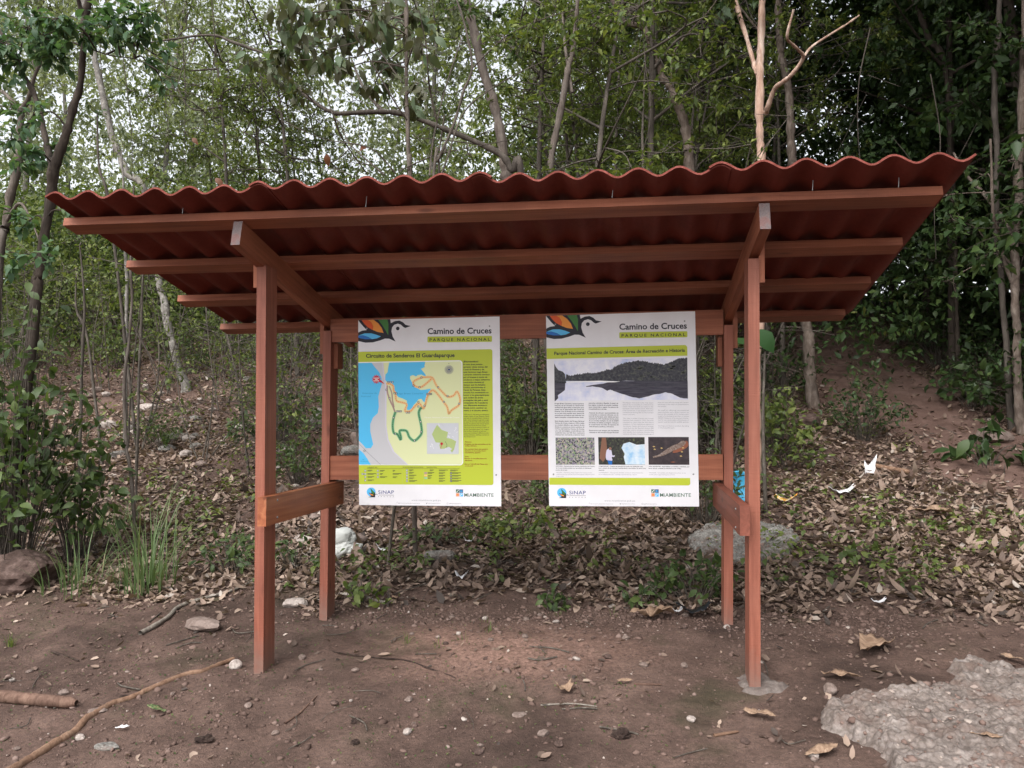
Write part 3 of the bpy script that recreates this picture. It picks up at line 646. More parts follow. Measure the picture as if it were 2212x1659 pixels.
for pts in ([(515, 1030), (560, 1025), (610, 1060), (615, 1120), (640, 1160), (655, 1260), (740, 1285), (795, 1310), (780, 1360), (770, 1395), (790, 1410), (850, 1400), (900, 1345), (955, 1300), (990, 1320), (1020, 1370), (1050, 1310), (1080, 1200), (1140, 1120), (1200, 1150), (1300, 1280), (1350, 1350), (1370, 1440), (1400, 1400), (1440, 1370), (1510, 1320), (1525, 1240), (1500, 1160), (1475, 1140), (1440, 1190), (1360, 1210), (1290, 1150), (1200, 1050), (1150, 950), (1060, 940), (985, 950), (890, 1000), (910, 1060), (985, 1078), (1060, 1030), (1140, 960)],):
    p.line(pts, 30, 'trail_orange', 5, 3); p.line(pts, 7, 'trail_core', 6, 3, 14)
p.line([(530, 1050), (530, 1140), (565, 1250), (610, 1350), (635, 1420)], 22, 'mauve', 5, 4); p.line([(555, 1060), (590, 1150), (600, 1250), (620, 1350)], 18, 'mauve', 5, 4)
g = [(640, 1415), (615, 1490), (600, 1600), (615, 1700), (665, 1720), (708, 1795), (712, 1750), (695, 1675), (745, 1665), (795, 1680), (830, 1760), (895, 1808), (960, 1760), (1000, 1690), (985, 1560), (960, 1440), (975, 1380), (1000, 1355)]
p.line(g, 40, 'trail_green_light', 5, 4); p.line(g, 26, 'trail_green', 6, 4); p.line(g, 6, 'dark', 7, 4, 12)
st = []
for k in range(28):
    r_ = 68 if k % 2 else 42; r_ = r_ if k < 26 else r_; a = 2 * math.pi * k / 28; st.append((380 + r_ * math.cos(a), 965 + r_ * math.sin(a)))
st[2:4] = [(495, 1032)]
p.poly(st, 'red', 6)
for yy, xx in ((950, 340), (968, 362), (988, 342)): p.rect(xx, yy - 5, 760 - xx, yy + 4, 'pale_line', 7)
for (x, y) in ((542, 1005), (573, 1005), (604, 1005), (517, 1110), (560, 1226), (628, 1158), (655, 1158), (888, 1055), (974, 1075), (1000, 945), (1075, 1170), (1103, 1170), (1130, 1170), (1228, 1080), (1355, 1198), (1305, 1278), (1512, 1303), (957, 1280), (955, 1340), (1040, 1330), (665, 1405), (690, 1405), (716, 1405), (797, 1422), (828, 1422), (616, 1493), (985, 1548), (637, 1715), (902, 1808), (992, 1685), (208, 1948)):
    p.rect(x - 12, y - 12, x + 12, y + 12, 'text', 8); p.rect(x - 6, y - 6, x + 6, y + 7, 'pale_line', 9)
for k in range(32):
    a = 2 * math.pi * k / 32; p.line([(1377 + 20 * math.cos(a), 840 + 20 * math.sin(a)), (1377 + 62 * math.cos(a), 840 + 62 * math.sin(a))], 4, 'grey_text', 5, 0)
p.circ(1377, 840, 14, 'navy', 6); p.text('N', 1370, 766, 15, 'text', None, 5)
p.text('Lago Brazo Camarón', 672, 1172, 20, 'blue_text', 1018, 5); p.text('Estanque de', 188, 1165, 19, 'blue_text', 388, 5); p.text('Railroad', 170, 1208, 19, 'blue_text', 300, 5); p.text('Lago', 175, 2072, 14, 'blue_text', 205, 5); p.text('Miraflores', 150, 2100, 14, 'blue_text', 250, 5)
p.text('Parque Nacional Camino de Cruces', 1040, 1498, 18, 'white2', 1515, 5)
p.rect(1070, 1567, 1502, 1988, 'inset', 5)
for k in range(26):
    x, y = 1080 + 410 * rng.rand(), 1580 + 390 * rng.rand(); p.line([(x, y), (x + 12 * rng.randn(), y + 12 * rng.randn()), (x + 22 * rng.randn(), y + 22 * rng.randn())], 4, ('white2', 'grey')[k % 2], 6, 3)
p.poly([(1210, 1590), (1275, 1660), (1360, 1690), (1340, 1770), (1400, 1780), (1470, 1815), (1440, 1925), (1412, 1970), (1390, 1940), (1415, 1920), (1370, 1890), (1310, 1915), (1255, 1920), (1240, 1870), (1250, 1835), (1190, 1830), (1140, 1720), (1170, 1660)], 'inset_land', 7)
p.line([(1320, 1815), (1345, 1870), (1330, 1900)], 4, 'text', 8, 3)
p.poly([(1272 + (26 if k % 2 else 14) * math.cos(k * math.pi / 8), 1848 + (26 if k % 2 else 14) * math.sin(k * math.pi / 8)) for k in range(16)], 'red', 8); p.line([(1272, 1862), (1257, 1915)], 6, 'red', 8, 0)
p.build('trail_map')
p = Part(bl, 1)
ES = '¡Bienvenidos!|En esta área podrán|apreciar vistas únicas del|Canal de Panamá y de|este hermoso Lago Brazo|Camarón mientras caminan|por el bosque a través de|senderos y viejos callejones|contruidos durante el|tiempo que los Estados|Unidos administraba el|Canal de Panamá. Este|circuito fue nombrando en|honor a los guardaparques|que cuidan las áreas|protegidas del país y está|compuesto de 3 senderos|con diferentes atractivos.|Escoja entre caminar un|tramo o el circuito entero.'.split('|')
EX = [1772, 1828, 1895, 1850, 1897, 1925, 1893, 1928, 1845, 1867, 1865, 1867, 1909, 1917, 1836, 1898, 1899, 1895, 1884, 1905]
for k, (s_, e) in enumerate(zip(ES, EX)): p.text(s_, 1570, 745 + 34.7 * k + (0 if k else -2), 19 if k else 22, 'text', e, 2, bold=0.023)
EN = 'Welcome! In this area you may enjoy|unique views of the Panama Canal|and and the beautiful Brazo Camarón|Lake while hiking through the jungle|by way of old trails and roads built|during the period that United States|administered the Panama Canal.|This trail circuit is named in honor of|all the "guardaparques" or rangers|that protect Panama\'s protected|areas and contains 3 different trails.|Choose between walking a section or|the whole circuit.'.split('|')
for k, s_ in enumerate(EN): p.text(s_, 1573, 1457 + 25.2 * k, 15, 'text', {6: 1877, 9: 1874, 12: 1733}.get(k, 1915), 2)
for s_, x, y, x1 in (('Riesgos', 1590, 1830, 1677), ('•Cuidado con los cocodrilos en las', 1577, 1861, 1935), ('orillas del lago.', 1588, 1884, 1750), ('•No caminar fuera del sendero', 1577, 1928, 1900), ('durante el recorrido. Favor', 1588, 1952, 1872), ('mantenerse dentro.', 1588, 1976, 1797), ('Risks', 1590, 2031, 1638), ('•Beware of crocodiles along the', 1577, 2056, 1880), ('lake shore.', 1588, 2081, 1688), ('•Do not walk off trail. Please stay', 1577, 2132, 1895), ('on the trail.', 1588, 2157, 1698)):
    p.text(s_, x, y, 15, 'red_text', x1, 2, bold=0.019)
p.build('map_text')
p = Part(bl, 1)
for s_, x, y, x1 in (('LEYENDA / KEY', 245, 2186, 385), ('REGULACIONES/REGULATIONS', 735, 2181, 1017), ('SENDERO/TRAIL', 1062, 2180, 1208)): p.text(s_, x, y, 15, 'text', x1, 2)
p.line([(235, 2195), (1515, 2188)], 3, 'text', 2, 0)
for x in (728, 1022): p.line([(x, 2200), (x, 2410)], 2, 'inset_land', 2, 0)
for (x, ys) in ((215, (828, 873, 915, 962)), (176, (873,)), (390, (828, 873, 915)), (792, (820, 855, 893, 932, 968)), (1396, (855, 890, 928, 963))):
    for y in ys: p.rect(x - 13, 1395 + y - 13, x + 13, 1395 + y + 13, 'grey_text' if x < 1000 else 'text', 2, (5, 5, 5, 5)); p.circ(x, 1395 + y, 6, 'pale_line', 3, 8)
for (x, ws, ys) in ((245, (70, 120, 95, 92), (823, 868, 911, 956)), (420, (65, 40, 100), (823, 868, 911)), (595, (35, 120, 65), (823, 865, 911)), (822, (60, 65, 100, 70, 110), (815, 850, 887, 925, 962)), (1078, (90, 60, 50), (850, 890, 922)), (1230, (85, 85, 85, 85), (852, 888, 925, 960)), (1412, (120, 120, 120, 125), (850, 886, 922, 957)), (1105, (55,), (814,)), (1230, (125,), (814,)), (1385, (105,), (814,))):
    for w_, y in zip(ws, ys): p.rect(x, 1395 + y - 4, x + w_, 1395 + y + 3, 'text', 2); p.rect(x, 1395 + y + 9, x + w_ * .7, 1395 + y + 14, 'text', 2)
for y, m in ((855, 'mauve'), (890, 'trail_orange'), (925, 'trail_green_light')): p.rect(1030, 1395 + y - 12, 1072, 1395 + y + 12, m, 2)
p.build('map_key')
# --- right board
p = Part(br)
p.poly([(80, 545), (1930, 497)] + [(1932 + 36 * math.sin(rad(a)), 533 - 36 * math.cos(rad(a))) for a in range(0, 91, 15)] + [(1972, 640), (83, 687)], 'green_band', 1); p.build('title_band')
p = Part(br); f0 = br['f']
class Sh(Part):
    pass
def slanted(part, st, x0, y0, x1, y1, cap, m, **kw):
    V, Fs = text_mesh(st, kw.get('spacing', 1.), kw.get('bold', 0.)); lo, hi = V[:, 0].min(), V[:, 0].max(); ky = cap / CAP; kx = (x1 - x0) / (hi - lo); sl = (y1 - y0) / (x1 - x0)
    part.raw([part.b['f']((x0 + (vx - lo) * kx, y0 + sl * (vx - lo) * kx - vy * ky)) for vx, vy, _ in V], Fs, m, 2)
slanted(p, 'Parque Nacional Camino de Cruces: Área de Recreación e Historia', 183, 632, 1938, 586, 42, 'text', bold=0.027); p.build('board_title')
p = Part(br)
TL, TR, BR_, BL_ = (182, 709), (1970, 663), (1983, 1223), (193, 1250)
p.poly([TL, TR, BR_, BL_], 'p_sky', 1)
hill = [(340, 975), (345, 893), (410, 908), (500, 885), (560, 885), (640, 868), (700, 875), (780, 862), (830, 850), (900, 825), (970, 825), (985, 790), (1040, 775), (1100, 745), (1180, 722), (1260, 715), (1310, 705), (1400, 715), (1500, 735), (1600, 745), (1650, 757), (1720, 740), (1800, 700), (1850, 672), (1970, 668), (1975, 985), (1050, 980)]
def jag(pts, n, amp, skip=0):
    out = []
    for a, b in zip(pts, pts[1:]):
        for k in range(n): t = k / n; out.append((a[0] + (b[0] - a[0]) * t, a[1] + (b[1] - a[1]) * t + amp * (rng.rand() - .5)))
    out.append(pts[-1]); return out
p.poly(jag(hill, 9, 20), 'p_hill', 2)
for k in range(26):
    x_, y_ = rng.uniform(1000, 1950), rng.uniform(760, 960); r_ = rng.uniform(10, 28); p.poly([(x_ + r_ * 1.6 * math.cos(a), y_ + r_ * .6 * math.sin(a) + rng.uniform(-4, 4)) for a in np.linspace(0, 5.6, 9)], 'p_tree', 3)
for y_ in (1020, 1036, 1052): p.line([(900 + (y_ - 1000) * 3, y_), (1400, y_ - 4), (1970, y_ - 8)], 3, 'p_hill', 4, 0)
p.poly([(184, 745), (205, 790), (240, 835), (300, 855), (330, 890), (345, 985), (345, 1010), (187, 1010)], 'p_hill', 2)
p.poly([(187, 1005), (335, 1000), (330, 1100), (280, 1140), (235, 1170), (240, 1210), (200, 1250), (192, 1250)], 'p_refl', 2)
p.poly(jag([(610, 1050), (850, 1010), (1000, 980), (1976, 978), (1982, 1208), (1900, 1205), (1830, 1180), (1780, 1150), (1680, 1130), (1600, 1150), (1500, 1165), (1420, 1190), (1330, 1208), (1200, 1185), (1100, 1150), (980, 1110), (940, 1095), (900, 1110), (830, 1070), (700, 1050), (620, 1060)], 3, 8), 'p_refl', 3)
p.poly([(345, 990), (800, 975), (1075, 985), (1000, 996), (600, 996), (350, 1000)], 'white2', 4)
p.build('lake_photograph')
p = Part(br); Y2 = 1374
q = [(205, Y2 + 366), (728, Y2 + 363), (738, Y2 + 727), (213, Y2 + 729)]; p.poly(q, 'p_stones', 1)
p.poly([(430, Y2 + 366), (560, Y2 + 365), (640, Y2 + 500), (620, Y2 + 728), (340, Y2 + 728), (400, Y2 + 600), (460, Y2 + 480)], 'p_refl', 2) if False else None
p.build('stone_path_photograph')
p = Part(br); p.poly([(780, Y2 + 358), (1404, Y2 + 355), (1413, Y2 + 725), (790, Y2 + 727)], 'p_wood', 1)
p.poly([(1095, Y2 + 500), (1120, Y2 + 445), (1200, Y2 + 420), (1300, Y2 + 458), (1406, Y2 + 448), (1413, Y2 + 722), (1150, Y2 + 722), (1125, Y2 + 620), (1138, Y2 + 580)], 'p_cloud', 2)
p.poly([(830, Y2 + 362), (885, Y2 + 362), (900, Y2 + 500), (880, Y2 + 640), (850, Y2 + 690), (800, Y2 + 640), (815, Y2 + 500)], 'p_trunk', 2)
p.poly([(895, Y2 + 530), (930, Y2 + 505), (960, Y2 + 540), (972, Y2 + 600), (1005, Y2 + 600), (995, Y2 + 622), (965, Y2 + 622), (970, Y2 + 672), (895, Y2 + 660), (885, Y2 + 590)], 'p_shirt', 3, 3)
p.circ(942, Y2 + 510, 20, 'p_skin', 4); p.poly([(905, Y2 + 662), (970, Y2 + 672), (970, Y2 + 726), (925, Y2 + 726)], 'deep_blue', 3); p.build('angler_photograph')
p = Part(br); p.poly([(1452, Y2 + 352), (1996, Y2 + 350), (2007, Y2 + 722), (1462, Y2 + 724)], 'p_water', 1)
p.poly([(1840, Y2 + 470), (1960, Y2 + 400), (1990, Y2 + 470), (1880, Y2 + 545), (1780, Y2 + 560)], 'p_rust', 2, 3)
p.poly([(1515, Y2 + 612), (1600, Y2 + 585), (1690, Y2 + 520), (1780, Y2 + 465), (1850, Y2 + 440), (1905, Y2 + 400), (1960, Y2 + 420), (1925, Y2 + 470), (1850, Y2 + 510), (1760, Y2 + 550), (1670, Y2 + 595), (1580, Y2 + 620), (1525, Y2 + 630)], 'p_croc', 3, 3)
for x, y in ((1528, 480), (1540, 516), (1632, 500), (1918, 495), (1892, 605), (1905, 548)): p.poly([(x - 18, Y2 + y), (x, Y2 + y - 9), (x + 20, Y2 + y + 2), (x, Y2 + y + 9)], 'p_leaf', 4)
p.poly([(1745, Y2 + 686), (1790, Y2 + 678), (1825, Y2 + 686), (1790, Y2 + 694)], 'p_rust', 4); p.build('crocodile_photograph')
p = Part(br)
C1 = 'El lago Brazo Camarón, aunque parezca|natural, es en verdad un reservorio|artificial de agua dulce construido para|asistir en la operación del Canal de|Panamá. Con el tiempo se ha convertido|en un sitio muy popular para cientos de|pescadores recreativos que disfrutan sus|aguas tranquilas e impresionantes vistas.||Está ubicado dentro del Parque Nacional|Camino de Cruces, creado en 1992 y recibe|su nombre debido a que dentro de sus|límites se conserva un tramo continuo de|12.7 km del histórico Camino de Cruces,|una ruta estratégica construida por los|españoles hace casi 500 años, usada para|transportar mercancía y tesoros Incas'.split('|')
C2 = 'entre las colonias y España. A pesar de|los siglos, todavía se puede realizar|este recorrido y seguir los pasos de|conquistadores y piratas.||Además de ofrecer oportunidades de|recreación y contacto directo con la|historia de Panamá, este valioso parque|nacional de 4,791 hectáreas forma parte|de un corredor biológico de más de 28,800|hectáreas de hábitat protegido, vital para|la conservación de miles de especies de|vida silvestre acuática y terrestre.||Esperamos que tengan una excelente|caminata en este hermoso Parque Nacional.'.split('|')
C3 = 'The Brazo Camarón Lake may seem|natural, but its actually an artificial fresh|water reservoir built to assist in the|operation of the Panama Canal. With time|it has turned into a very popular area for|recreational fishing due to the tranquil|waters and view.||This lake is within Camino de Cruces|National Park created in 1992. The park|received its name due the fact that it|contains a 12.7 km continuous segment of|the historic Camino de Cruces, a strategic|route built by the Spanish almost 500|years ago, used to transport merchandise|and valuable Inca treasures between the|colonies and Spain. Despite the passage of'.split('|')
C4 = 'time you may still trek along this Camino|following in the steps of conquistadors|and pirates.||As well as offering recreational|opportunities and a direct contact to|history this valuable 4,791 hectare park|is part of a biological corridor of almost|28,800 hectares of protected habitat,|vital for the conservation of thousands of|aquatic and terrestrial wildlife species.||We hope you have an excellent day hiking|in this beautiful park.'.split('|')
for lines, x, x1, y, sl, m, sh in ((C1, 192, 586, 1290, 26.15, 'text', {7: 582}), (C2, 650, 1048, 1283, 26.15, 'text', {3: 893, 12: 985}), (C3, 1106, 1517, 1276, 26.15, 'grey_text', {6: 1270}), (C4, 1577, 1990, 1270, 26.15, 'grey_text', {2: 1693, 13: 1800})):
    for k, s_ in enumerate(lines):
        if s_: p.text(s_, x + .6 * k, y + sl * k, 14, m, (sh.get(k, x1)) + .6 * k, 1, bold=0.023 if m == 'text' else 0)
for s_, x, x1, y, m in (('HISTORIA - Remanentes del antiguo empedrado del Camino', 212, 735, 756, 'text'), ('de Cruces todavía pueden ser apreciados en diferentes', 212, 690, 781, 'text'), ('puntos de la ruta.', 212, 367, 807, 'text'), ('HISTORY - Remnants of the Camino de Cruces\' ancient', 215, 700, 841, 'grey_text'), ('cobblestones can still be found throughout different parts', 215, 732, 864, 'grey_text'), ('of the route.', 215, 320, 890, 'grey_text'),
    ('COMUNIDAD - Cientos de pescadores locales han disfrutado este', 788, 1382, 755, 'text'), ('lago a través de las décadas, estableciendo una cultura de pesca muy', 788, 1425, 779, 'text'), ('especial.', 790, 868, 805, 'text'), ('COMMUNITY - Through the decades, hundreds of local fishermen', 791, 1388, 839, 'grey_text'), ('have enjoyed this lake, creating a special fishing culture.', 791, 1306, 863, 'grey_text'),
    ('VIDA SILVESTRE - Aquí habitan cocodrilos y caimanes, por', 1460, 2008, 754, 'text'), ('favor tengan cuidado al acercarse a las orillas.', 1460, 1900, 779, 'text'), ('WILDLIFE - Crocodiles and alligators live here, so be', 1465, 1957, 838, 'grey_text'), ('careful when approaching the shores.', 1465, 1815, 862, 'grey_text')):
    p.text(s_, x, Y2 + y, 13, m, x1, 1, bold=0.019 if m == 'text' else 0)
p.build('board_text')
p = Part(br); p.poly([(122, Y2 + 905), (2018, Y2 + 899), (2020, Y2 + 970)] + [(1990 + 30 * math.cos(rad(a)), Y2 + 968 + 30 * math.sin(rad(a))) for a in range(0, 91, 15)] + [(124, Y2 + 1000)], 'green_band', 1); p.build('lower_band')

#@@VEG@@
# ------------------------------------------------------------------ path and slabs
pc = smooth_path([ground_at(*p)[:2] for p in ((2330, 1060), (2200, 1000), (2090, 950), (1980, 895), (1910, 855), (1868, 822))] + [(5.3, 15.), (6.5, 22.)], 8)
def path_dist(x, y):
    x = np.asarray(x, float); y = np.asarray(y, float); d = np.full(np.broadcast(x, y).shape, 99.)
    for a, b in zip(pc[:-1], pc[1:]):
        e = b - a; t = np.clip(((x - a[0]) * e[0] + (y - a[1]) * e[1]) / (e @ e + 1e-9), 0, 1); d = np.minimum(d, np.hypot(x - a[0] - t * e[0], y - a[1] - t * e[1]))
    return d
PW = .85
def path_mesh():
    xs = np.arange(pc[:, 0].min() - 2, pc[:, 0].max() + 2, .06); ys = np.arange(pc[:, 1].min() - 2, 19., .06); X, Y = np.meshgrid(xs, ys)
    d = path_dist(X, Y) + .30 * vnoise(X, Y, 2.2, 8) + .12 * vnoise(X, Y, 7, 9); Z = H(X, Y) + .012 + .02 * vnoise(X, Y, 6, 11) - .05 * sstep(PW - .1, PW + .06, d)
    V = np.stack([X, Y, Z], -1).reshape(-1, 3); nx, ny = len(xs), len(ys); i = (np.arange(ny - 1)[:, None] * nx + np.arange(nx - 1)[None]).ravel()
    F = np.stack([i, i + 1, i + nx + 1, i + nx], -1); keep = (d.reshape(-1)[F] < PW + .05).any(1); F = F[keep]; u = np.unique(F); r = np.zeros(len(V), int); r[u] = np.arange(len(u))
    return np_mesh('path', V[u], r[F])
M['path'] = stone_mat('red_trodden_earth', (.085, .05, .04), (.13, .08, .065), (.18, .115, .095), 3, 60)
tag(link('path', path_mesh(), M['path'], smooth=True), None, None, kind='structure')
vp = lambda pts: [tuple(ground_at(*p)[:2]) for p in pts]
sl_poly = vp([(1776, 1551), (1819, 1514), (1884, 1507), (1971, 1502), (2029, 1492), (2071, 1469), (2049, 1452), (2064, 1439), (2134, 1442), (2212, 1462), (2400, 1490)]) + [(3.4, -.9), (2.6, -1.3), (1.75, -1.15)] + vp([(1909, 1655), (1909, 1634), (1884, 1614), (1834, 1599), (1784, 1577)])
slab, *_ = patch('broken_concrete_slab', sl_poly, .06, M['concrete'], 31, .008, .04, .030)
tag(slab, 'broken slab of rough pebbly concrete at the bottom right corner', 'slab')
back_poly = vp([(1480, 1165), (1540, 1140), (1640, 1136), (1715, 1150), (1728, 1172), (1690, 1205), (1610, 1222), (1530, 1215)])
bslab, *_ = patch('broken_concrete_slab', back_poly, .055, M['stone_grey'], 47, .012, .03, .02)
tag(bslab, 'grey pebbly concrete slab half sunk in leaves behind the right posts', 'slab')

# ------------------------------------------------------------------ foliage builders
class Veg:
    """collects one plant's stems and leaves around its own base"""
    def __init__(s): s.paths, s.L = [], []
    def stem(s, P, r0, r1, wob=0., n=6):
        P = smooth_path(P, n); k = len(P); 
        if wob: P = P + wob * np.cumsum(rng.randn(k, 3), 0) * .3 * np.sin(np.linspace(0, math.pi, k))[:, None]
        s.paths.append((P, np.linspace(r0, r1, k))); return P
    def leaves(s, pos, axis, normal, size, tint, shape='S', width=1., bend=0.): s.L.append((np.asarray(pos), np.asarray(axis), np.asarray(normal), np.asarray(size) * np.ones(len(pos)), np.asarray(tint) * np.ones(len(pos)), shape, width, bend))
    def spray(s, a, b, n, size, tint=(.1, .9), shape='S', droop=.2, flat=.7, width=1., spread=.6):
        """leaves set along the twig a-b"""
        a = np.asarray(a); b = np.asarray(b); t = (rng.rand(n) ** .7)[:, None]; pos = a + (b - a) * t + rng.randn(n, 3) * size * .25
        ax = nrm(nrm(b - a) * .5 + rng.randn(n, 3) * spread - np.array([0, 0, droop])); no = nrm(np.array([0, 0, 1.]) * flat + rng.randn(n, 3) * .45 + np.array([0, -.25, 0]))
        s.leaves(pos, ax, no, size * (.55 + .75 * rng.rand(n)), tint[0] + (tint[1] - tint[0]) * rng.rand(n), shape, width, .25)
    def clump(s, c, r, twigs, per, size, from_pt=None, tw_r=.004, twigs_from=None, **kw):
        c = np.asarray(c, float); r = np.asarray(r, float) * np.ones(3)
        if from_pt is not None:
            mid = (c + from_pt) / 2 + rng.randn(3) * .06 * np.linalg.norm(c - from_pt) + np.array([0, 0, .05]); s.stem([from_pt, mid, c], tw_r * 2.2, tw_r * 1.2, n=4)
        d = nrm(rng.randn(twigs, 3)) * (rng.rand(twigs, 1) ** .45) * r
        for k in range(twigs):
            e = c + d[k]; st = c + d[k] * .15 * rng.rand() if rng.rand() < .7 else c + d[rng.randint(twigs)] * .4
            s.stem([st, (st + e) / 2 + rng.randn(3) * .08 * np.linalg.norm(e - st), e], tw_r, tw_r * .4, n=3); s.spray(st + (e - st) * .35, e + (e - st) * .1, per, size, **kw)
    def build(s, root, leafmat, barkmat, base, sides=6, stem_name='trunk', leaf_name='crown', fine=None):
        base = np.asarray(base, float)
        if s.paths:
            big = [p for p in s.paths if p[1].max() >= .012]; small = [p for p in s.paths if p[1].max() < .012]
            V, F = [], []; o = 0
            for grp, sd_ in ((big, max(sides, 8)), (small, 4)):
                if grp:
                    v, f = tubes_geo(grp, sd_); V.append(v); F.append(f + o); o += len(v)
            link(stem_name, np_mesh(stem_name, np.concatenate(V) - base, np.concatenate(F)), barkmat, root, True)
        if s.L:
            V, F3, F4, t3, t4, o = [], [], [], [], [], 0
            for pos, ax, no, sz, ti, sh, wd_, bd in s.L:
                v, Fs, tt = leaf_geo(pos, ax, no, sz, ti, sh, wd_, bd); V.append(v); n3 = len(Fs[0]); F3.append(Fs[0] + o); t3.append(tt[:n3])
                if len(Fs) > 1: F4.append(Fs[1] + o); t4.append(tt[n3:])
                o += len(v)
            Fa = [np.concatenate(F3)] + ([np.concatenate(F4)] if F4 else []); ta = np.concatenate(t3 + t4)
            link(leaf_name, np_mesh(leaf_name, np.concatenate(V) - base, Fa, ta), leafmat, root)
def nearest(pts, c):
    d = np.linalg.norm(pts - c, axis=1); d = d + np.where(pts[:, 2] > c[2] + .1, .6, 0); return pts[np.argmin(d)]
def traced(name, label, Y, limbs, clumps=(), leaf='leaf_mid', bark='bark', size=.08, shape='S', per=11, group=None, cat='tree', to_ground=True, kw=None, dens=1., shiftY=0.):
    """a tree whose limbs stand in the plane at distance Y, leaning a little out of it; widths are in the photograph's pixels"""
    v = Veg(); allp = []; kw = kw or {}
    base = None
    for li, limb in enumerate(limbs):
        pts = []; wd_ = []
        for k, (px, py, wpx) in enumerate(limb):
            P = at(px, py, Y + (0 if li == 0 else .12 * k * (1 if li % 2 else -1))); pts.append(P); wd_.append(wpx * depth(P) / FPX / 2)
        pts = np.array(pts)
        if li == 0:
            if to_ground:
                g = pts[0].copy(); e = pts[0] - pts[1]; e = e / max(abs(e[2]), .1); hh = g[2] - float(H(g[0], g[1]))
                if hh > .05:
                    g = g + np.array([np.clip(e[0], -.3, .3), 0, 0]) * hh * .5; g[2] = float(H(g[0], g[1])) - .1; pts = np.vstack([g, pts]); wd_ = [wd_[0] * 1.15] + wd_
            base = pts[0].copy(); base[2] = float(H(base[0], base[1]))
        P = smooth_path(pts, 6); rr = np.interp(np.linspace(0, 1, len(P)), np.linspace(0, 1, len(wd_)), wd_)
        P = P + np.stack([vnoise(P[:, 2], P[:, 2] * 0 + li, 4, 3), vnoise(P[:, 2], P[:, 2] * 0 + li, 4, 7), 0 * P[:, 0]], 1) * rr[:, None] * .8
        v.paths.append((P, rr * (1 + .12 * rng.randn(len(P))))); allp.append(P)
    allp = np.concatenate(allp)
    for cx, cy, rx, ry, n in clumps:
        c = at(cx, cy, Y + shiftY + rng.uniform(-.4, .4)); dd = depth(c) / FPX
        v.clump(c, (rx * dd, (rx + ry) * .5 * dd, ry * dd), max(3, int(n * dens / per)), per, size, nearest(allp, c), shape=shape, **kw)
    root = empty(name, base, label, cat, group); v.build(root, M[leaf], M[bark], base); return root

# ---- trees that stand out in the photograph
traced('forked_tree', 'dark slender tree forking into a Y at the upper left, broad green leaves', 1.9,
       [[(75, 657, 22), (85, 602, 21), (95, 545, 20), (105, 452, 21), (115, 385, 24), (120, 360, 22), (140, 300, 17), (155, 237, 17), (172, 190, 15), (178, 112, 13), (180, 45, 16), (194, -20, 14), (205, -90, 10)],
        [(114, 375, 18), (107, 340, 14), (95, 287, 12), (75, 207, 11), (52, 162, 10), (25, 105, 9), (-10, 55, 8), (-60, 20, 6)],
        [(180, 40, 9), (165, -20, 8), (150, -90, 5)], [(180, 90, 5), (215, 28, 4), (260, 25, 3), (330, 60, 2)], [(178, 100, 4), (240, 120, 3), (300, 130, 2), (370, 170, 2)]],
       [(60, 60, 90, 55, 120), (130, 40, 60, 40, 110), (40, 130, 60, 50, 100), (110, 120, 50, 40, 90), (250, 50, 60, 40, 140), (180, 70, 70, 40, 120), (0, 90, 70, 60, 120), (90, 80, 60, 50, 120), (305, 30, 50, 35, 90), (290, 80, 45, 30, 60), (340, 120, 30, 25, 30), (70, 250, 60, 40, 70),
        (30, 300, 50, 50, 80), (110, 330, 50, 30, 60), (320, 140, 30, 18, 26), (350, 175, 25, 14, 20), (60, 340, 60, 40, 80), (150, 460, 45, 25, 40), (60, 480, 50, 35, 50), (110, 560, 50, 30, 50), (30, 560, 40, 40, 50)], 'leaf_blue', 'bark_dark', .085, 'B', 9, kw=dict(droop=.15, flat=1.1))
traced('forked_tree', 'grey tree at the left edge with a crooked upright fork', 2.6,
       [[(0, 560, 20), (10, 490, 19), (25, 420, 18), (35, 380, 18), (45, 262, 15), (44, 240, 15), (60, 215, 9), (70, 175, 8), (90, 120, 7), (110, 40, 6)], [(44, 242, 9), (15, 205, 8), (-20, 180, 7), (-80, 130, 6)], [(12, 480, 7), (40, 440, 6), (60, 460, 5), (85, 520, 3)]],
       [(-20, 160, 60, 40, 60), (90, 60, 50, 60, 60), (20, 240, 50, 30, 50)], 'leaf_mid', 'bark', .07, 'B', 9)
traced('leaning_pale_tree', 'pale grey trunk leaning left behind the roof, wrapped in thin vines', 8.0,
       [[(402, 830, 19), (382, 790, 17), (370, 727, 16), (357, 665, 15), (345, 610, 15), (312, 412, 13), (275, 375, 15), (250, 312, 14), (230, 237, 14), (212, 162, 13), (200, 100, 12), (185, 55, 12), (176, -20, 11), (170, -120, 9)],
        [(345, 610, 10), (330, 560, 9), (328, 480, 8), (333, 400, 6)]], [(150, -30, 80, 60, 160), (230, -40, 80, 50, 150)], 'leaf_pale', 'bark_pale', .10)
traced('white_trunk', 'thin white birch-like trunk in the thicket left of the shelter', 5.6, [[(272, 800, 8), (273, 715, 8), (275, 640, 7), (272, 555, 7), (268, 430, 5), (262, 330, 3)]], [(255, 330, 60, 40, 90)], 'leaf_pale', 'bark_pale', .07)
traced('slim_sapling', 'slim dark sapling stem rising from the litter left of the shelter', 2.4, [[(287, 1060, 8), (280, 1000, 8), (271, 955, 8), (269, 829, 7), (278, 740, 6), (285, 640, 6), (283, 590, 5), (285, 470, 4), (290, 400, 3)], [(280, 690, 4), (330, 780, 3), (355, 830, 2)]], [(290, 470, 50, 40, 40)], 'leaf_fresh', 'bark', .06, cat='sapling')
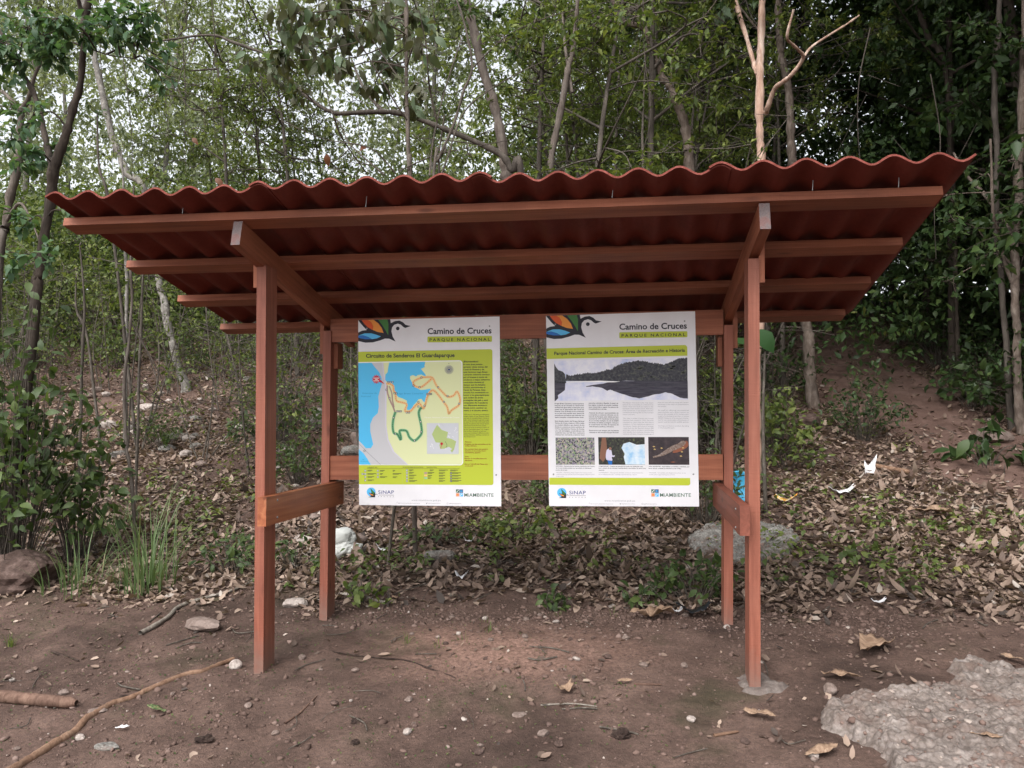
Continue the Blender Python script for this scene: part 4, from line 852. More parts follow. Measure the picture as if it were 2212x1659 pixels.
traced('arching_tree', 'long bent grey trunk arching over behind the roof from right to left', 3.4,
       [[(1130, 400, 16), (1106, 370, 15), (1078, 332, 14), (1003, 295, 13), (940, 270, 12), (888, 250, 12), (828, 241, 11), (733, 245, 10), (715, 240, 9), (700, 235, 9), (662, 208, 8), (625, 170, 8), (580, 122, 7), (540, 104, 7), (500, 90, 6), (470, 78, 6), (430, 77, 5), (380, 84, 4), (325, 92, 4), (290, 100, 3)],
        [(828, 241, 9), (805, 215, 8), (780, 180, 7), (760, 130, 4)], [(422, 80, 3), (405, 125, 2), (393, 150, 2), (382, 188, 1.5)], [(718, 242, 4), (735, 290, 4), (760, 330, 3), (795, 378, 3)]],
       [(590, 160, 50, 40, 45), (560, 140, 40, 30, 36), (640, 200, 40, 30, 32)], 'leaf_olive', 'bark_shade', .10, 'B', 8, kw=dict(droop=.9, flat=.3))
traced('slender_tree', 'straight slender grey stem rising behind the middle of the roof', 2.3,
       [[(886, 400, 9), (885, 370, 9), (880, 275, 9), (878, 175, 8), (877, 90, 8), (877, 0, 8), (878, -60, 7)]], [(640, 30, 100, 50, 70), (720, 40, 110, 60, 80), (790, 40, 90, 50, 60), (640, 90, 60, 45, 60), (700, 110, 50, 40, 50), (850, 60, 60, 40, 50), (920, 100, 40, 40, 30), (840, 130, 50, 30, 36), (905, 180, 30, 40, 20), (740, 150, 50, 40, 40), (810, 180, 40, 30, 20), (620, 130, 50, 30, 36), (720, 0, 200, 45, 110), (900, 20, 60, 40, 40), (880, 220, 25, 30, 9)],
       'leaf_olive', 'bark', .125, 'B', 6, kw=dict(droop=1.0, flat=.3, width=.95), dens=.95)
traced('many_stemmed_bush', 'spray of thin dark stems fanning up behind the middle of the roof', 2.0,
       [[(935, 392, 7), (945, 350, 7), (978, 275, 6), (1000, 200, 6), (1020, 145, 5), (1005, 60, 5), (983, -10, 4)], [(950, 385, 5), (970, 330, 5), (992, 262, 4), (1025, 218, 4), (1106, 165, 3), (1180, 130, 2)], [(1019, 148, 4), (1060, 108, 3), (1106, 70, 3), (1190, 35, 3), (1260, 18, 2)],
        [(928, 380, 5), (935, 310, 5), (955, 215, 4), (985, 120, 4), (1000, 80, 2)], [(945, 265, 5), (930, 200, 5), (925, 165, 4), (920, 100, 3), (905, 20, 2)], [(860, 370, 3), (940, 335, 3), (1010, 320, 2), (1110, 300, 2)], [(855, 375, 3), (800, 320, 3), (700, 300, 2), (610, 262, 2)],
        [(830, 378, 4), (760, 315, 3), (735, 270, 3), (715, 240, 3), (705, 190, 2)], [(880, 260, 4), (850, 215, 4), (800, 130, 3), (770, 80, 3), (745, 10, 2)], [(870, 180, 3), (830, 125, 3), (790, 60, 2), (765, 5, 2)]],
       [(1010, 330, 60, 30, 60), (960, 330, 40, 20, 30), (1090, 90, 60, 30, 60), (1150, 60, 60, 30, 60)], 'leaf_fresh', 'twig', .055, 'S', 10, cat='bush')
traced('leaning_grey_tree', 'thick grey trunk slanting up left above the middle of the roof', 4.2,
       [[(1250, 860, 26), (1215, 700, 25), (1150, 540, 24), (1100, 420, 24), (1090, 360, 22), (1085, 307, 21), (1068, 237, 20), (1043, 150, 19), (1023, 62, 18), (1008, 0, 17), (990, -70, 14)]], [(985, 20, 70, 40, 110), (1060, 30, 70, 40, 120), (1120, 90, 60, 40, 90)], 'leaf_mid', 'bark', .075)
traced('mottled_tree', 'mottled grey trunk among bright leaves right of the roof middle', 4.0,
       [[(1240, 900, 15), (1222, 700, 15), (1196, 520, 14), (1186, 400, 14), (1188, 360, 14), (1206, 262, 14), (1226, 150, 13), (1238, 110, 12), (1245, 40, 10), (1250, -40, 8)], [(1236, 200, 7), (1222, 110, 6), (1215, 30, 5)]], [(1220, 40, 70, 40, 150), (1290, 60, 60, 40, 120)], 'leaf_fresh', 'bark', .06)
traced('crooked_tree', 'crooked brown grey trunk leaning left in front of dark leaves', 4.6,
       [[(1490, 400, 22), (1488, 320, 21), (1475, 260, 20), (1456, 212, 20), (1445, 185, 17), (1428, 162, 15), (1418, 125, 14), (1406, 100, 14), (1390, 60, 13), (1343, 45, 12), (1325, 0, 12), (1310, -50, 10)], [(1450, 200, 5), (1452, 130, 4), (1470, 90, 4), (1530, 25, 3), (1560, -20, 2)]], [(1370, 30, 80, 40, 150), (1450, 60, 60, 40, 100)], 'leaf_fresh', 'bark_tan', .06)
traced('peeling_tree', 'reddish trunk with peeling pale bark and a forked crown above the roof', 3.8,
       [[(1632, 940, 22), (1634, 800, 21), (1641, 560, 19), (1643, 350, 18), (1643, 290, 17), (1641, 225, 17), (1640, 150, 16), (1644, 90, 15), (1646, 0, 15), (1652, -60, 13)], [(1637, 160, 11), (1626, 128, 10), (1603, 50, 10), (1588, 0, 9), (1575, -40, 8)],
        [(1655, 245, 12), (1659, 232, 12), (1674, 192, 11), (1690, 178, 10), (1712, 160, 9), (1736, 125, 8), (1726, 108, 6), (1712, 95, 6), (1701, 78, 6), (1715, 20, 5)], [(1736, 122, 6), (1755, 100, 5), (1809, 65, 5), (1830, 52, 4), (1856, 34, 4)]], [(1590, -30, 60, 30, 70), (1660, -40, 60, 40, 70)], 'leaf_dark', 'bark_red', .08)
traced('shaggy_tree', 'grey shaggy-barked trunk that runs down beside the path, right of the reddish peeling tree', float(ground_at(1752, 880)[1]),
       [[(1758, 900, 34), (1755, 868, 28), (1748, 800, 26), (1744, 740, 25), (1740, 680, 24), (1726, 520, 21), (1711, 355, 19), (1708, 280, 19), (1704, 200, 18), (1692, 130, 16), (1686, 87, 15), (1683, 40, 15), (1680, -20, 14)], [(1684, 80, 6), (1650, 75, 5), (1590, 5, 4)]], [(1560, 25, 20, 20, 6)], 'leaf_olive', 'bark_tan', .20, 'B', 3, kw=dict(droop=1.2), to_ground=False)
traced('dark_leaning_tree', 'dark trunk bending left in the shade at the upper right', 8.0,
       [[(2062, 500, 9), (2058, 400, 10), (2051, 250, 11), (2046, 160, 12), (2030, 110, 13), (2009, 85, 13), (1990, 40, 13), (1968, 0, 13), (1940, -40, 12)]], [(1940, 40, 90, 50, 150), (2040, 30, 80, 50, 130), (1900, 120, 70, 40, 90)], 'leaf_dark', 'bark_dark', .085, 'B', 9)
traced('grey_tree', 'slim grey trunk right of the roof corner running up out of the picture', 6.0,
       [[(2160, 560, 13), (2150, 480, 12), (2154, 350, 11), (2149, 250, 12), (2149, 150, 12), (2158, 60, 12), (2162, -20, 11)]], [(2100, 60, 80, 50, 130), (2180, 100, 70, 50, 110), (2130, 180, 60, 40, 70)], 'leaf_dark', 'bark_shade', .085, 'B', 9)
traced('lichened_tree', 'rough lichened trunk at the right edge, forking above head height', float(ground_at(2196, 940)[1]),
       [[(2206, 960, 23), (2200, 860, 20), (2196, 780, 18), (2194, 690, 17), (2193, 600, 17), (2192, 520, 17), (2200, 420, 20), (2205, 300, 18), (2210, 150, 15), (2215, 0, 12)], [(2190, 520, 11), (2178, 485, 9), (2150, 450, 8), (2121, 412, 7), (2090, 380, 6), (2060, 330, 4)], [(2186, 610, 9), (2165, 545, 7), (2158, 500, 7), (2145, 460, 6), (2140, 300, 5)], [(2188, 575, 5), (2160, 545, 4), (2135, 530, 3)]],
       [(2120, 380, 60, 40, 60), (2080, 480, 70, 50, 80), (2120, 560, 60, 40, 70), (2050, 420, 60, 40, 60), (2190, 350, 60, 60, 60), (2060, 600, 60, 40, 50), (2170, 780, 40, 30, 34)], 'leaf_dark', 'bark_tan', .085, 'B', 9)
for k, (a, b_) in enumerate((((300, 830), (315, 480)), ((178, 760), (172, 530)), ((190, 740), (165, 600)), ((240, 470), (210, 250)), ((515, 830), (480, 600)), ((950, 440), (960, 250)), ((1390, 420), (1395, 120)), ((1500, 400), (1510, 150)), ((620, 850), (590, 640)))):
    traced('slim_sapling', 'thin grey sapling stem in the thicket behind the shelter', 3.2 + (k * 37 % 30) / 10, [[(*a, 6), ((a[0] + b_[0]) / 2 + rng.uniform(-12, 12), (a[1] + b_[1]) / 2, 5), (*b_, 3)]], [(b_[0], b_[1], 50, 35, 60)], ('leaf_fresh', 'leaf_mid')[k % 2] if a[0] < 1700 else 'leaf_dark', ('twig', 'bark_shade')[k % 2], .06, group='thin saplings in the thicket', cat='sapling')

# ---- kinds of plant that repeat, built once and copied
def proto(name, seed, fn, leaf, bark, label, cat, group):
    global rng
    keep = rng; rng = np.random.RandomState(seed); v = Veg(); fn(v); root = empty(name, (0, 0, 0), label, cat, group)
    v.build(root, M[leaf], M[bark], (0, 0, 0)); rng = keep; return root
def f_tree(h, n_limb, clumps, size, r0, spread, per=12, twigs=9, c_r=.55, low=.35, **kw):
    def fn(v):
        lean = rng.randn(2) * .12 * h
        T = v.stem([(0, 0, -.2), (lean[0] * .2, lean[1] * .2, h * .35), (lean[0] * .5, lean[1] * .5, h * .7), (lean[0], lean[1], h)], r0, r0 * .3, n=8); pts = [T]
        for k in range(n_limb):
            t = T[int(len(T) * rng.uniform(low, .95))]; a = rng.rand() * 6.283; L = spread * rng.uniform(.5, 1.); e = t + np.array([math.cos(a) * L, math.sin(a) * L, rng.uniform(.1, .7) * L]); pts.append(v.stem([t, (t + e) / 2 + rng.randn(3) * .15, e], r0 * .35, r0 * .1, n=6))
        P = np.concatenate(pts); P = P[P[:, 2] > h * low]
        for k in range(clumps):
            c0 = P[rng.randint(len(P))]; c = c0 + rng.randn(3) * np.array([.45, .45, .3]); v.clump(c, (c_r, c_r, c_r * .6), twigs, per, size, c0, **kw)
    return fn
def f_sapling(h, stems, size, per, leafy=1., spread=.35, **kw):
    def fn(v):
        for s_ in range(stems):
            a = rng.rand() * 6.283; b = np.array([math.cos(a), math.sin(a), 0]) * .08 * (stems > 1); hh = h * rng.uniform(.6, 1); top = b + np.array([rng.randn() * spread, rng.randn() * spread, hh])
            T = v.stem([b + [0, 0, -.1], b * 1.5 + (top - b) * .4 + rng.randn(3) * .06, top], .013, .004, n=7)
            for k in range(int(5 + hh * 3)):
                t = T[rng.randint(len(T) // 4, len(T))]; a2 = rng.rand() * 6.283; L = rng.uniform(.25, .75); e = t + np.array([math.cos(a2) * L, math.sin(a2) * L, rng.uniform(-.05, .45)])
                q = v.stem([t, (t + e) / 2 + rng.randn(3) * .05, e], .006, .002, n=4)
                for m_ in range(3):
                    u = q[rng.randint(2, len(q))]; e2 = u + rng.randn(3) * np.array([.18, .18, .1]); v.stem([u, e2], .003, .0015, n=2)
                    if rng.rand() < leafy: v.spray(u, e2, per, size, **kw)
                if rng.rand() < leafy: v.spray(q[1], q[-1], per, size, **kw)
    return fn
def f_shrub(h, r, twigs, per, size, **kw):
    def fn(v):
        for k in range(twigs):
            a = rng.rand() * 6.283; q = rng.rand() ** .5; e = np.array([math.cos(a) * r * q, math.sin(a) * r * q, h * (1 - .55 * q * q) * rng.uniform(.45, 1)]); b = np.array([e[0] * .15, e[1] * .15, -.03])
            v.stem([b, e * .5 + rng.randn(3) * .04 + [0, 0, .05], e], .005, .002, n=4); v.spray(e * .45, e * 1.03, per, size, **kw)
    return fn
def scatter(protos, pts, smin, smax, sink=.0):
    for k, (x, y) in enumerate(pts):
        p = protos[k % len(protos)]
        if p.get('used'): o = copy_tree(p)
        else: o = p
        p['used'] = 1; s_ = rng.uniform(smin, smax); o.location = (x, y, float(H(x, y)) - sink); o.rotation_euler = (0, 0, rng.rand() * 6.283); o.scale = (s_, s_, s_ * rng.uniform(.9, 1.15))
        if 'used' in o and o is not p: del o['used']
def spots(n, x0, x1, y0, y1, gap=.6, clear=1.0, ok=None):
    out = []; tries = 0
    while len(out) < n and tries < n * 60:
        tries += 1; x, y = rng.uniform(x0, x1), rng.uniform(y0, y1)
        if path_dist(x, y) < clear or any((x - a) ** 2 + (y - b) ** 2 < gap * gap for a, b in out): continue
        d_ = np.array([x, y, 2.]) - CAM_P; u_ = 1106 + FPX * (d_ @ _R) / (d_ @ _F)
        if (1570 < u_ < 1850 and y < 7.2) or (1850 <= u_ < 1990 and y < 5.5): continue          # the open strip in front of the peeling tree
        if ok and not ok(x, y): continue
        out.append((x, y))
    return out
G = 'evergreens in the dark wood on the right'
rng = np.random.RandomState(21)
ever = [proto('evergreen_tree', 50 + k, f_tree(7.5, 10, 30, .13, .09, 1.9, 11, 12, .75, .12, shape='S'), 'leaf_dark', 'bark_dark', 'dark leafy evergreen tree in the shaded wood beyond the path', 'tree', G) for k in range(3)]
G2 = 'light understorey trees behind the roof'
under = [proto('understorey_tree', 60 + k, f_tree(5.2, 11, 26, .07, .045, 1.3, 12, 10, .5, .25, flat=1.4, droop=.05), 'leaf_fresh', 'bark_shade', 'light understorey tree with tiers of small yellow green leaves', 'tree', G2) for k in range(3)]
G3 = 'tall pale trees against the sky'
pale = [proto('vine_hung_tree', 70 + k, f_tree(9.5, 12, 34, .13, .08, 1.7, 11, 10, .8, .25, droop=.8, flat=.4), 'leaf_pale', 'bark_pale', 'tall pale tree hung with grey green vines against the sky', 'tree', G3) for k in range(3)]
G4 = 'leafy saplings on the slope'
sap = [proto('leafy_sapling', 80 + k, f_sapling(2.6, 3, .06, 5), 'leaf_fresh', 'twig', 'leafy many-stemmed sapling on the litter-covered slope', 'sapling', G4) for k in range(3)]
G5 = 'bare twiggy saplings on the slope'
bare = [proto('bare_sapling', 90 + k, f_sapling(2.4, 4, .06, 4, .35, .6), 'leaf_fresh', 'twig', 'nearly bare twiggy sapling on the litter-covered slope', 'sapling', G5) for k in range(3)]
G6 = 'low green shrubs on the slope'
shr = [proto('low_shrub', 100 + k, f_shrub(.95, .6, 46, 9, .075), 'leaf_mid', 'twig', 'low green shrub growing from the leaf litter on the slope', 'shrub', G6) for k in range(3)]
G7 = 'dark shrubs at the edge of the wood'
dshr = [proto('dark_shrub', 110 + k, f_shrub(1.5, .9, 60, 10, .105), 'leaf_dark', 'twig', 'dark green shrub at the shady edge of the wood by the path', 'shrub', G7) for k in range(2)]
insky = lambda x, y: False
scatter(ever, spots(36, 3.2, 15, 6.2, 15, 1.1, 1.2, lambda x, y: x > 1.2 + .3 * y) + spots(10, 6.5, 10, 2.2, 6, 1.1, 1.3) + spots(9, .5, 4.5, 9, 15, 1.3, 1.3), .8, 1.35)
scatter(under, spots(15, -.4, 4.2, 3.8, 8.5, .75, 1.2, lambda x, y: x < .55 * y + 1.0) + spots(6, -8.5, -4.2, 8, 12, 1.1), .75, 1.2)
scatter(pale, spots(4, -16, -10, 12, 18, 2.2, 1.) + spots(7, -4.5, 3.5, 11, 18, 1.8, 1.), .75, 1.25)
scatter(sap, spots(30, -13, -2.5, 8.0, 13, .8) + spots(7, -6, -1.6, 4.5, 8., 1.0) + spots(6, -1, 3, 3.4, 6, .7, 1.1), .7, 1.25)
scatter(bare, spots(12, -10, -2, 7.0, 12, .8) + spots(7, -4.5, -.8, 4., 7., .9) + spots(7, -.6, 3, 4.0, 7, .7, 1.1), .7, 1.3)
scatter(shr, spots(34, -14, -3.2, 8.6, 13, .8) + spots(14, -1.2, 3.0, 3.0, 6.5, .6, 1.1) + spots(8, -3.2, -1, 6.5, 10, .7) + spots(5, -6, -2, 3.5, 7, 1.), .6, 1.2)
scatter(dshr, spots(40, 2.6, 11, 4.2, 10.5, .7, 1.05, lambda x, y: x > .35 * y) + spots(9, 5.6, 8, 2.0, 4.5, .6, 1.1), .6, 1.15)

scatter(ever[:1], [(6.6, -.6), (7.4, 2.0), (7.0, -3.2), (8.8, .8)], 1.0, 1.2)  # unseen evergreens right of the frame, added to shade that side
for k, (px, py, qx, qy) in enumerate(((455, -30, 470, 330), (520, -20, 505, 240), (600, -20, 612, 300), (395, 95, 402, 380), (350, -30, 365, 300), (215, 40, 240, 390), (690, -20, 668, 370), (755, 120, 770, 390), (830, -30, 850, 360), (930, -30, 925, 300), (262, 90, 285, 395), (560, 130, 578, 390), (1390, -20, 1380, 360), (1880, 60, 1862, 380), (2010, 160, 2022, 560))):
    a_, b_ = at(px, py, 3.0 + .35 * (k % 6)), at(qx, qy, 3.0 + .35 * (k % 6) + .4); v = Veg(); v.stem([a_, a_ + (b_ - a_) * .35 + [rng.uniform(-.12, .12), 0, 0], a_ + (b_ - a_) * .7 + [rng.uniform(-.12, .12), 0, 0], b_], .006, .003, n=6)
    for m_ in range(3): v.stem([a_ + (b_ - a_) * rng.uniform(.1, .8), a_ + (b_ - a_) * rng.uniform(.1, .9) + [rng.uniform(-.5, .5), rng.uniform(-.3, .3), rng.uniform(-.3, .2)]], .003, .0015, n=4)
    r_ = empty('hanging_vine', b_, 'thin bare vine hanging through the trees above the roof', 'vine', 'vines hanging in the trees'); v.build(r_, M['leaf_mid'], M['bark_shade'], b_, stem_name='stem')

# ---- far woods that read as one mass
def mass(name, n_cl, per, sampler, size, leaf, rad_=.7, tint=(0, 1)):
    C = sampler(n_cl); c = np.repeat(C, per, 0); n = len(c); pos = c + nrm(rng.randn(n, 3)) * (rng.rand(n, 1) ** .5) * np.array([rad_, rad_, rad_ * .7]); ax = nrm(rng.randn(n, 3) - [0, 0, .4]); no = nrm(rng.randn(n, 3) * .6 + [0, -.3, .8])
    ti = np.clip(np.repeat(rng.rand(n_cl), per) * .5 + rng.rand(n) * .5, 0, 1) * (tint[1] - tint[0]) + tint[0]
    V, Fs, tt = leaf_geo(pos, ax, no, size * (.6 + .8 * rng.rand(n)), ti, 'S'); return tag(link(name, np_mesh(name, V, Fs, tt), M[leaf]), None, None, kind='stuff')
def vol(x0, x1, y0, y1, h0, h1, slope=0., xs=0.):
    def f(n):
        x = rng.uniform(x0, x1, n); y = rng.uniform(y0, y1, n); h = h0 + (h1 - h0) * rng.rand(n); return np.stack([x + xs * (y - y0), y, H(x, y) + h + slope * (x - x0)], 1)
    return f
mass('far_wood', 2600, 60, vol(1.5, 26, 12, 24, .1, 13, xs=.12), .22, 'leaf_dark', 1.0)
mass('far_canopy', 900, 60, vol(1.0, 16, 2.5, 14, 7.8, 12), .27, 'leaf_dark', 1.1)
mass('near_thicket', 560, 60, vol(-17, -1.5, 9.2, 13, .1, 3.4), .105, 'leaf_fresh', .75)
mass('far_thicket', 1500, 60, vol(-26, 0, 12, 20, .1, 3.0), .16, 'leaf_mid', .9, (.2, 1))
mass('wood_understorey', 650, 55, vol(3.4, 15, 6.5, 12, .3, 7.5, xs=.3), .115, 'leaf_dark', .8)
mass('pale_twiggy_treetops', 520, 60, vol(-15, 1.5, 9.5, 14, 3.0, 9.5), .12, 'leaf_pale', .62)
mass('far_treetops', 230, 50, vol(-18, 3, 15, 22, 2.5, 9.5), .16, 'leaf_pale', .9)
# ------------------------------------------------------------------ leaf litter, gravel, seedlings
def litter():
    P = []
    for x0, x1, y0, y1, d in ((-6, 5.5, .9, 3.2, 1500), (-9, 9, 3.2, 6.5, 850), (-13, 11, 6.5, 13, 330)):
        n = int((x1 - x0) * (y1 - y0) * d); p = np.stack([rng.uniform(x0, x1, n), rng.uniform(y0, y1, n)], 1); P.append(p)
    P = np.concatenate(P); x, y = P.T
    edge = 1.34 + .55 * vnoise(x, y, 1.1, 20) + .45 * vnoise(x, y, 3.1, 21) - .45 * sstep(1.5, 3.0, x) + .22 * sstep(.2, -1.2, np.abs(x + .2) - 1.0) 
    keep = (sstep(edge - .34, edge + .34, y) > rng.rand(len(x))) & (path_dist(x, y) + .3 * vnoise(x, y, 2.2, 8) > PW * (.55 + .6 * rng.rand(len(x))) - .9 * (rng.rand(len(x)) > .82)) & (vnoise(x, y, 1.9, 22) + .62 > rng.rand(len(x)) * .8)
    f = np.stack([rng.uniform(-4.2, 4.2, 1150), rng.uniform(-1.7, 1.4, 1150)], 1); keepf = vnoise(f[:, 0], f[:, 1], 1.2, 23) + .4 * sstep(.6, 2.6, np.abs(f[:, 0] + .2)) - .25 * sstep(.4, -1.2, f[:, 1]) > -.22 + .42 * rng.rand(len(f)) - .25 * sstep(1.5, 2.5, f[:, 0]) * sstep(-.4, .6, f[:, 1])
    P = np.concatenate([P[keep], f[keepf]]); n = len(P); x, y = P.T
    z = H(x, y) + .008 + rng.rand(n) ** 2 * .035 * sstep(.8, 1.6, y)
    a = rng.rand(n) * 6.283; ax = np.stack([np.cos(a), np.sin(a), .14 * rng.randn(n)], 1); no = nrm(np.stack([.30 * rng.randn(n), .30 * rng.randn(n), np.ones(n)], 1))
    ti = np.clip(.45 + .24 * rng.randn(n) + .25 * vnoise(x, y, .8, 24), 0, 1); sz = np.where(y < 1.1, .045, .072) * (.4 + .8 * rng.rand(n) + .5 * (rng.rand(n) > .93))
    V, Fs, tt = leaf_geo(np.stack([x, y, z], 1), ax, no, sz, ti, 'C', .8 + .5 * rng.rand(n), .5 * rng.randn(n)); tag(link('leaf_litter', np_mesh('leaf_litter', V, Fs, tt), M['litter']), None, None, kind='stuff')
litter()
def twigs_litter():
    V = []
    paths = []
    for k in range(400):
        x, y = (rng.uniform(-6, 5), rng.uniform(1.2, 6)) if k < 330 else (rng.uniform(-3.6, 3), rng.uniform(-1.6, 1.2)); L = rng.uniform(.08, .5 if k < 330 else .22); a = rng.rand() * 6.283; q = np.stack([x + np.cos(a) * L * np.array([-.5, 0, .5]), y + np.sin(a) * L * np.array([-.5, 0, .5])], 1); q[1] += rng.randn(2) * .02
        z = H(q[:, 0], q[:, 1]) + rng.uniform(.006, .05 if k < 330 else .01, 3); paths.append((smooth_path(np.column_stack([q, z]), 3), rng.uniform(.0015, .005)))
    v, f = tubes_geo(paths, 5); tag(link('twig_litter', np_mesh('twig_litter', v, f), M['twig'], smooth=True), None, None, kind='stuff')
twigs_litter()
def gravel():
    bm = bmesh.new(); bmesh.ops.create_icosphere(bm, subdivisions=1, radius=1); T = np.array([v.co[:] for v in bm.verts]); TF = np.array([[v.index for v in f.verts] for f in bm.faces]); bm.free()
    n = 21000; x = rng.uniform(-4.4, 3.6, n); y = np.concatenate([rng.uniform(-1.8, 1.5, n - 6000), rng.normal(1.02, .18, 6000)])
    x[-6000:] = rng.uniform(-1.6, 2.4, 6000); mound = np.exp(-(((x + .15) / .85) ** 2 + ((y - .35) / .4) ** 2))
    k = (vnoise(x, y, 1.6, 30) + .55 - .55 * mound > rng.rand(n) * .9); x, y = x[k], y[k]; n = len(x)
    s_ = .0022 + .0125 * rng.rand(n) ** 7.0 + .0038 * rng.rand(n); sc = s_[:, None] * (.6 + .7 * rng.rand(n, 3)) * np.array([1.15, 1.15, .75]); a = rng.rand(n) * 6.283
    v = T[None] * (1 + .22 * rng.randn(n, len(T), 1)) * sc[:, None]; c, s2 = np.cos(a)[:, None], np.sin(a)[:, None]
    v = np.stack([v[..., 0] * c - v[..., 1] * s2, v[..., 0] * s2 + v[..., 1] * c, v[..., 2]], -1) + np.stack([x, y, H(x, y) + s_ * .25], 1)[:, None]
    F = (TF[None] + (np.arange(n) * len(T))[:, None, None]).reshape(-1, 3); ti = np.repeat(np.clip(.42 + .27 * rng.randn(n), 0, 1), len(TF))
    tag(link('gravel', np_mesh('gravel', v.reshape(-1, 3), F, ti), M['pebble']), None, None, kind='stuff')
gravel()
def seedlings():
    n = 3300; x = rng.uniform(-8, 7, n); y = 1.25 + 9 * rng.rand(n) ** 1.6; m = vnoise(x, y, .75, 40) + .5 * vnoise(x, y, 2., 41) + .30 * sstep(1.8, 3.5, np.abs(x - 1.5)) * 0 + .22 * np.exp(-((x - 2.6) / 1.3) ** 2) + .2 * np.exp(-(((x + .1) / .9) ** 2 + ((y - 2.2) / .8) ** 2))
    k = (m > .16 + .25 * rng.rand(n) - .02 * y) & (path_dist(x, y) > PW * .9) & (y > 1.45 + .3 * rng.rand(n)); x, y = x[k], y[k]; n = len(x); q = 8
    h = .05 + .22 * rng.rand(n) ** 2; X = np.repeat(x, q) + .05 * rng.randn(n * q); Yy = np.repeat(y, q) + .05 * rng.randn(n * q); a = rng.rand(n * q) * 6.283
    pos = np.stack([X, Yy, H(X, Yy) + np.repeat(h, q) * (.4 + .6 * rng.rand(n * q))], 1); ax = np.stack([np.cos(a), np.sin(a), .35 * rng.randn(n * q) - .05], 1); no = np.stack([.35 * rng.randn(n * q), .35 * rng.randn(n * q) - .15, np.ones(n * q)], 1)
    V, Fs, tt = leaf_geo(pos, ax, no, np.repeat(.028 + .038 * rng.rand(n), q) * (.6 + .7 * rng.rand(n * q)), np.clip(np.repeat(rng.rand(n), q) * .6 + .4 * rng.rand(n * q), 0, 1), 'B', 1.1, .3)
    tag(link('ground_cover', np_mesh('ground_cover', V, Fs, tt), M['leaf_fresh']), None, None, kind='stuff')
seedlings()
def moss():
    n = 5200; x = rng.uniform(-3.8, 3.4, n); y = rng.uniform(-1.5, 1.3, n); k = vnoise(x, y, 1.1, 50) + .12 * sstep(.9, 2, np.abs(x)) > .2; x, y = x[k], y[k]; n = len(x); a = rng.rand(n) * 6.283
    V, Fs, tt = leaf_geo(np.stack([x, y, H(x, y) + .003], 1), np.stack([np.cos(a), np.sin(a), .5 * np.ones(n)], 1), np.tile([0, 0, 1.], (n, 1)), .008 + .012 * rng.rand(n), rng.rand(n), 'S'); tag(link('small_weeds', np_mesh('small_weeds', V, Fs, tt), M['leaf_mid']), None, None, kind='stuff')
moss()

# ------------------------------------------------------------------ single plants
def plant(name, label, px, py, h, r, twigs, per, size, leaf, cat='plant', group=None, shape='B', Y=None, **kw):
    g = ground_at(px, py) if Y is None else None
    if g is None: q = at(px, py, Y); g = np.array([q[0], Y, float(H(q[0], Y))])
    v = Veg(); f_shrub(h, r, twigs, per, size, shape=shape, **kw)(v); root = empty(name, g, label, cat, group); v.build(root, M[leaf], M['twig'], (0, 0, 0), stem_name='stems', leaf_name='leaves'); return root
plant('weed', 'bright green weed at the foot of the left rear post', 785, 1300, .20, .16, 9, 5, .075, 'leaf_fresh')
plant('weed', 'small weed of two or three leaves beside a dry leaf near the left rear post', 838, 1310, .10, .07, 4, 3, .06, 'leaf_fresh')
plant('weed', 'leafy weed at the edge of the bare soil below the gap between the boards', 1190, 1318, .20, .13, 10, 6, .055, 'leaf_mid')
plant('weed', 'low spreading weed left of the dark plastic scraps', 1375, 1310, .16, .26, 10, 5, .065, 'leaf_mid')
plant('weed', 'bushy dark green plant in front of the right rear post', 1500, 1300, .38, .32, 22, 7, .075, 'leaf_mid')
plant('weed', 'pale green curling weed in the litter right of the shelter', 1880, 1225, .22, .16, 6, 4, .075, 'leaf_fresh')
plant('sprawling_weed', 'big soft-leaved bush of seedlings in the litter left of the left posts', 500, 1235, .36, .34, 26, 7, .065, 'leaf_mid')
plant('sprawling_weed', 'trailing green plant in the litter behind the left posts', 640, 1225, .25, .32, 14, 6, .065, 'leaf_mid')
plant('sprawling_weed', 'patch of seedlings under the gap between the two boards', 1130, 1165, .26, .45, 26, 6, .07, 'leaf_fresh')
plant('sprawling_weed', 'patch of oval-leaved seedlings under the left board', 950, 1170, .2, .45, 20, 5, .065, 'leaf_mid')
plant('leafy_bush', 'broad-leaved green bush at the left edge of the picture', 30, 1060, 2.75, .66, 130, 9, .10, 'leaf_mid', 'bush', Y=1.75, droop=.35)
plant('leafy_bush', 'second broad-leaved bush reaching in below the first at the left edge', 165, 1050, 1.7, .42, 46, 7, .105, 'leaf_mid', 'bush', Y=2.1, droop=.35)
plant('leafy_bush', 'green bush seen in the gap between the two boards', 1135, 985, 1.05, .33, 40, 9, .085, 'leaf_fresh', 'bush')
plant('leafy_bush', 'green bush seen between the right board and the right rear post', 1535, 960, .95, .42, 44, 9, .08, 'leaf_fresh', 'bush')
plant('leafy_bush', 'green bush just right of the right front post below the roof', 1680, 985, .85, .5, 46, 9, .085, 'leaf_fresh', 'bush')
plant('leafy_bush', 'dark hanging-leaved plant standing over the path at the right edge', 2130, 1010, .55, .4, 12, 6, .17, 'leaf_dark', 'bush', droop=.7)
plant('leafy_bush', 'clump of fresh leaves growing at the foot of the scaly trunk', 1700, 1010, .4, .5, 30, 7, .07, 'leaf_fresh', 'bush')
plant('leafy_bush', 'broad-leaved plant at the right edge above the path', 2100, 880, .7, .5, 20, 6, .15, 'leaf_dark', 'bush')
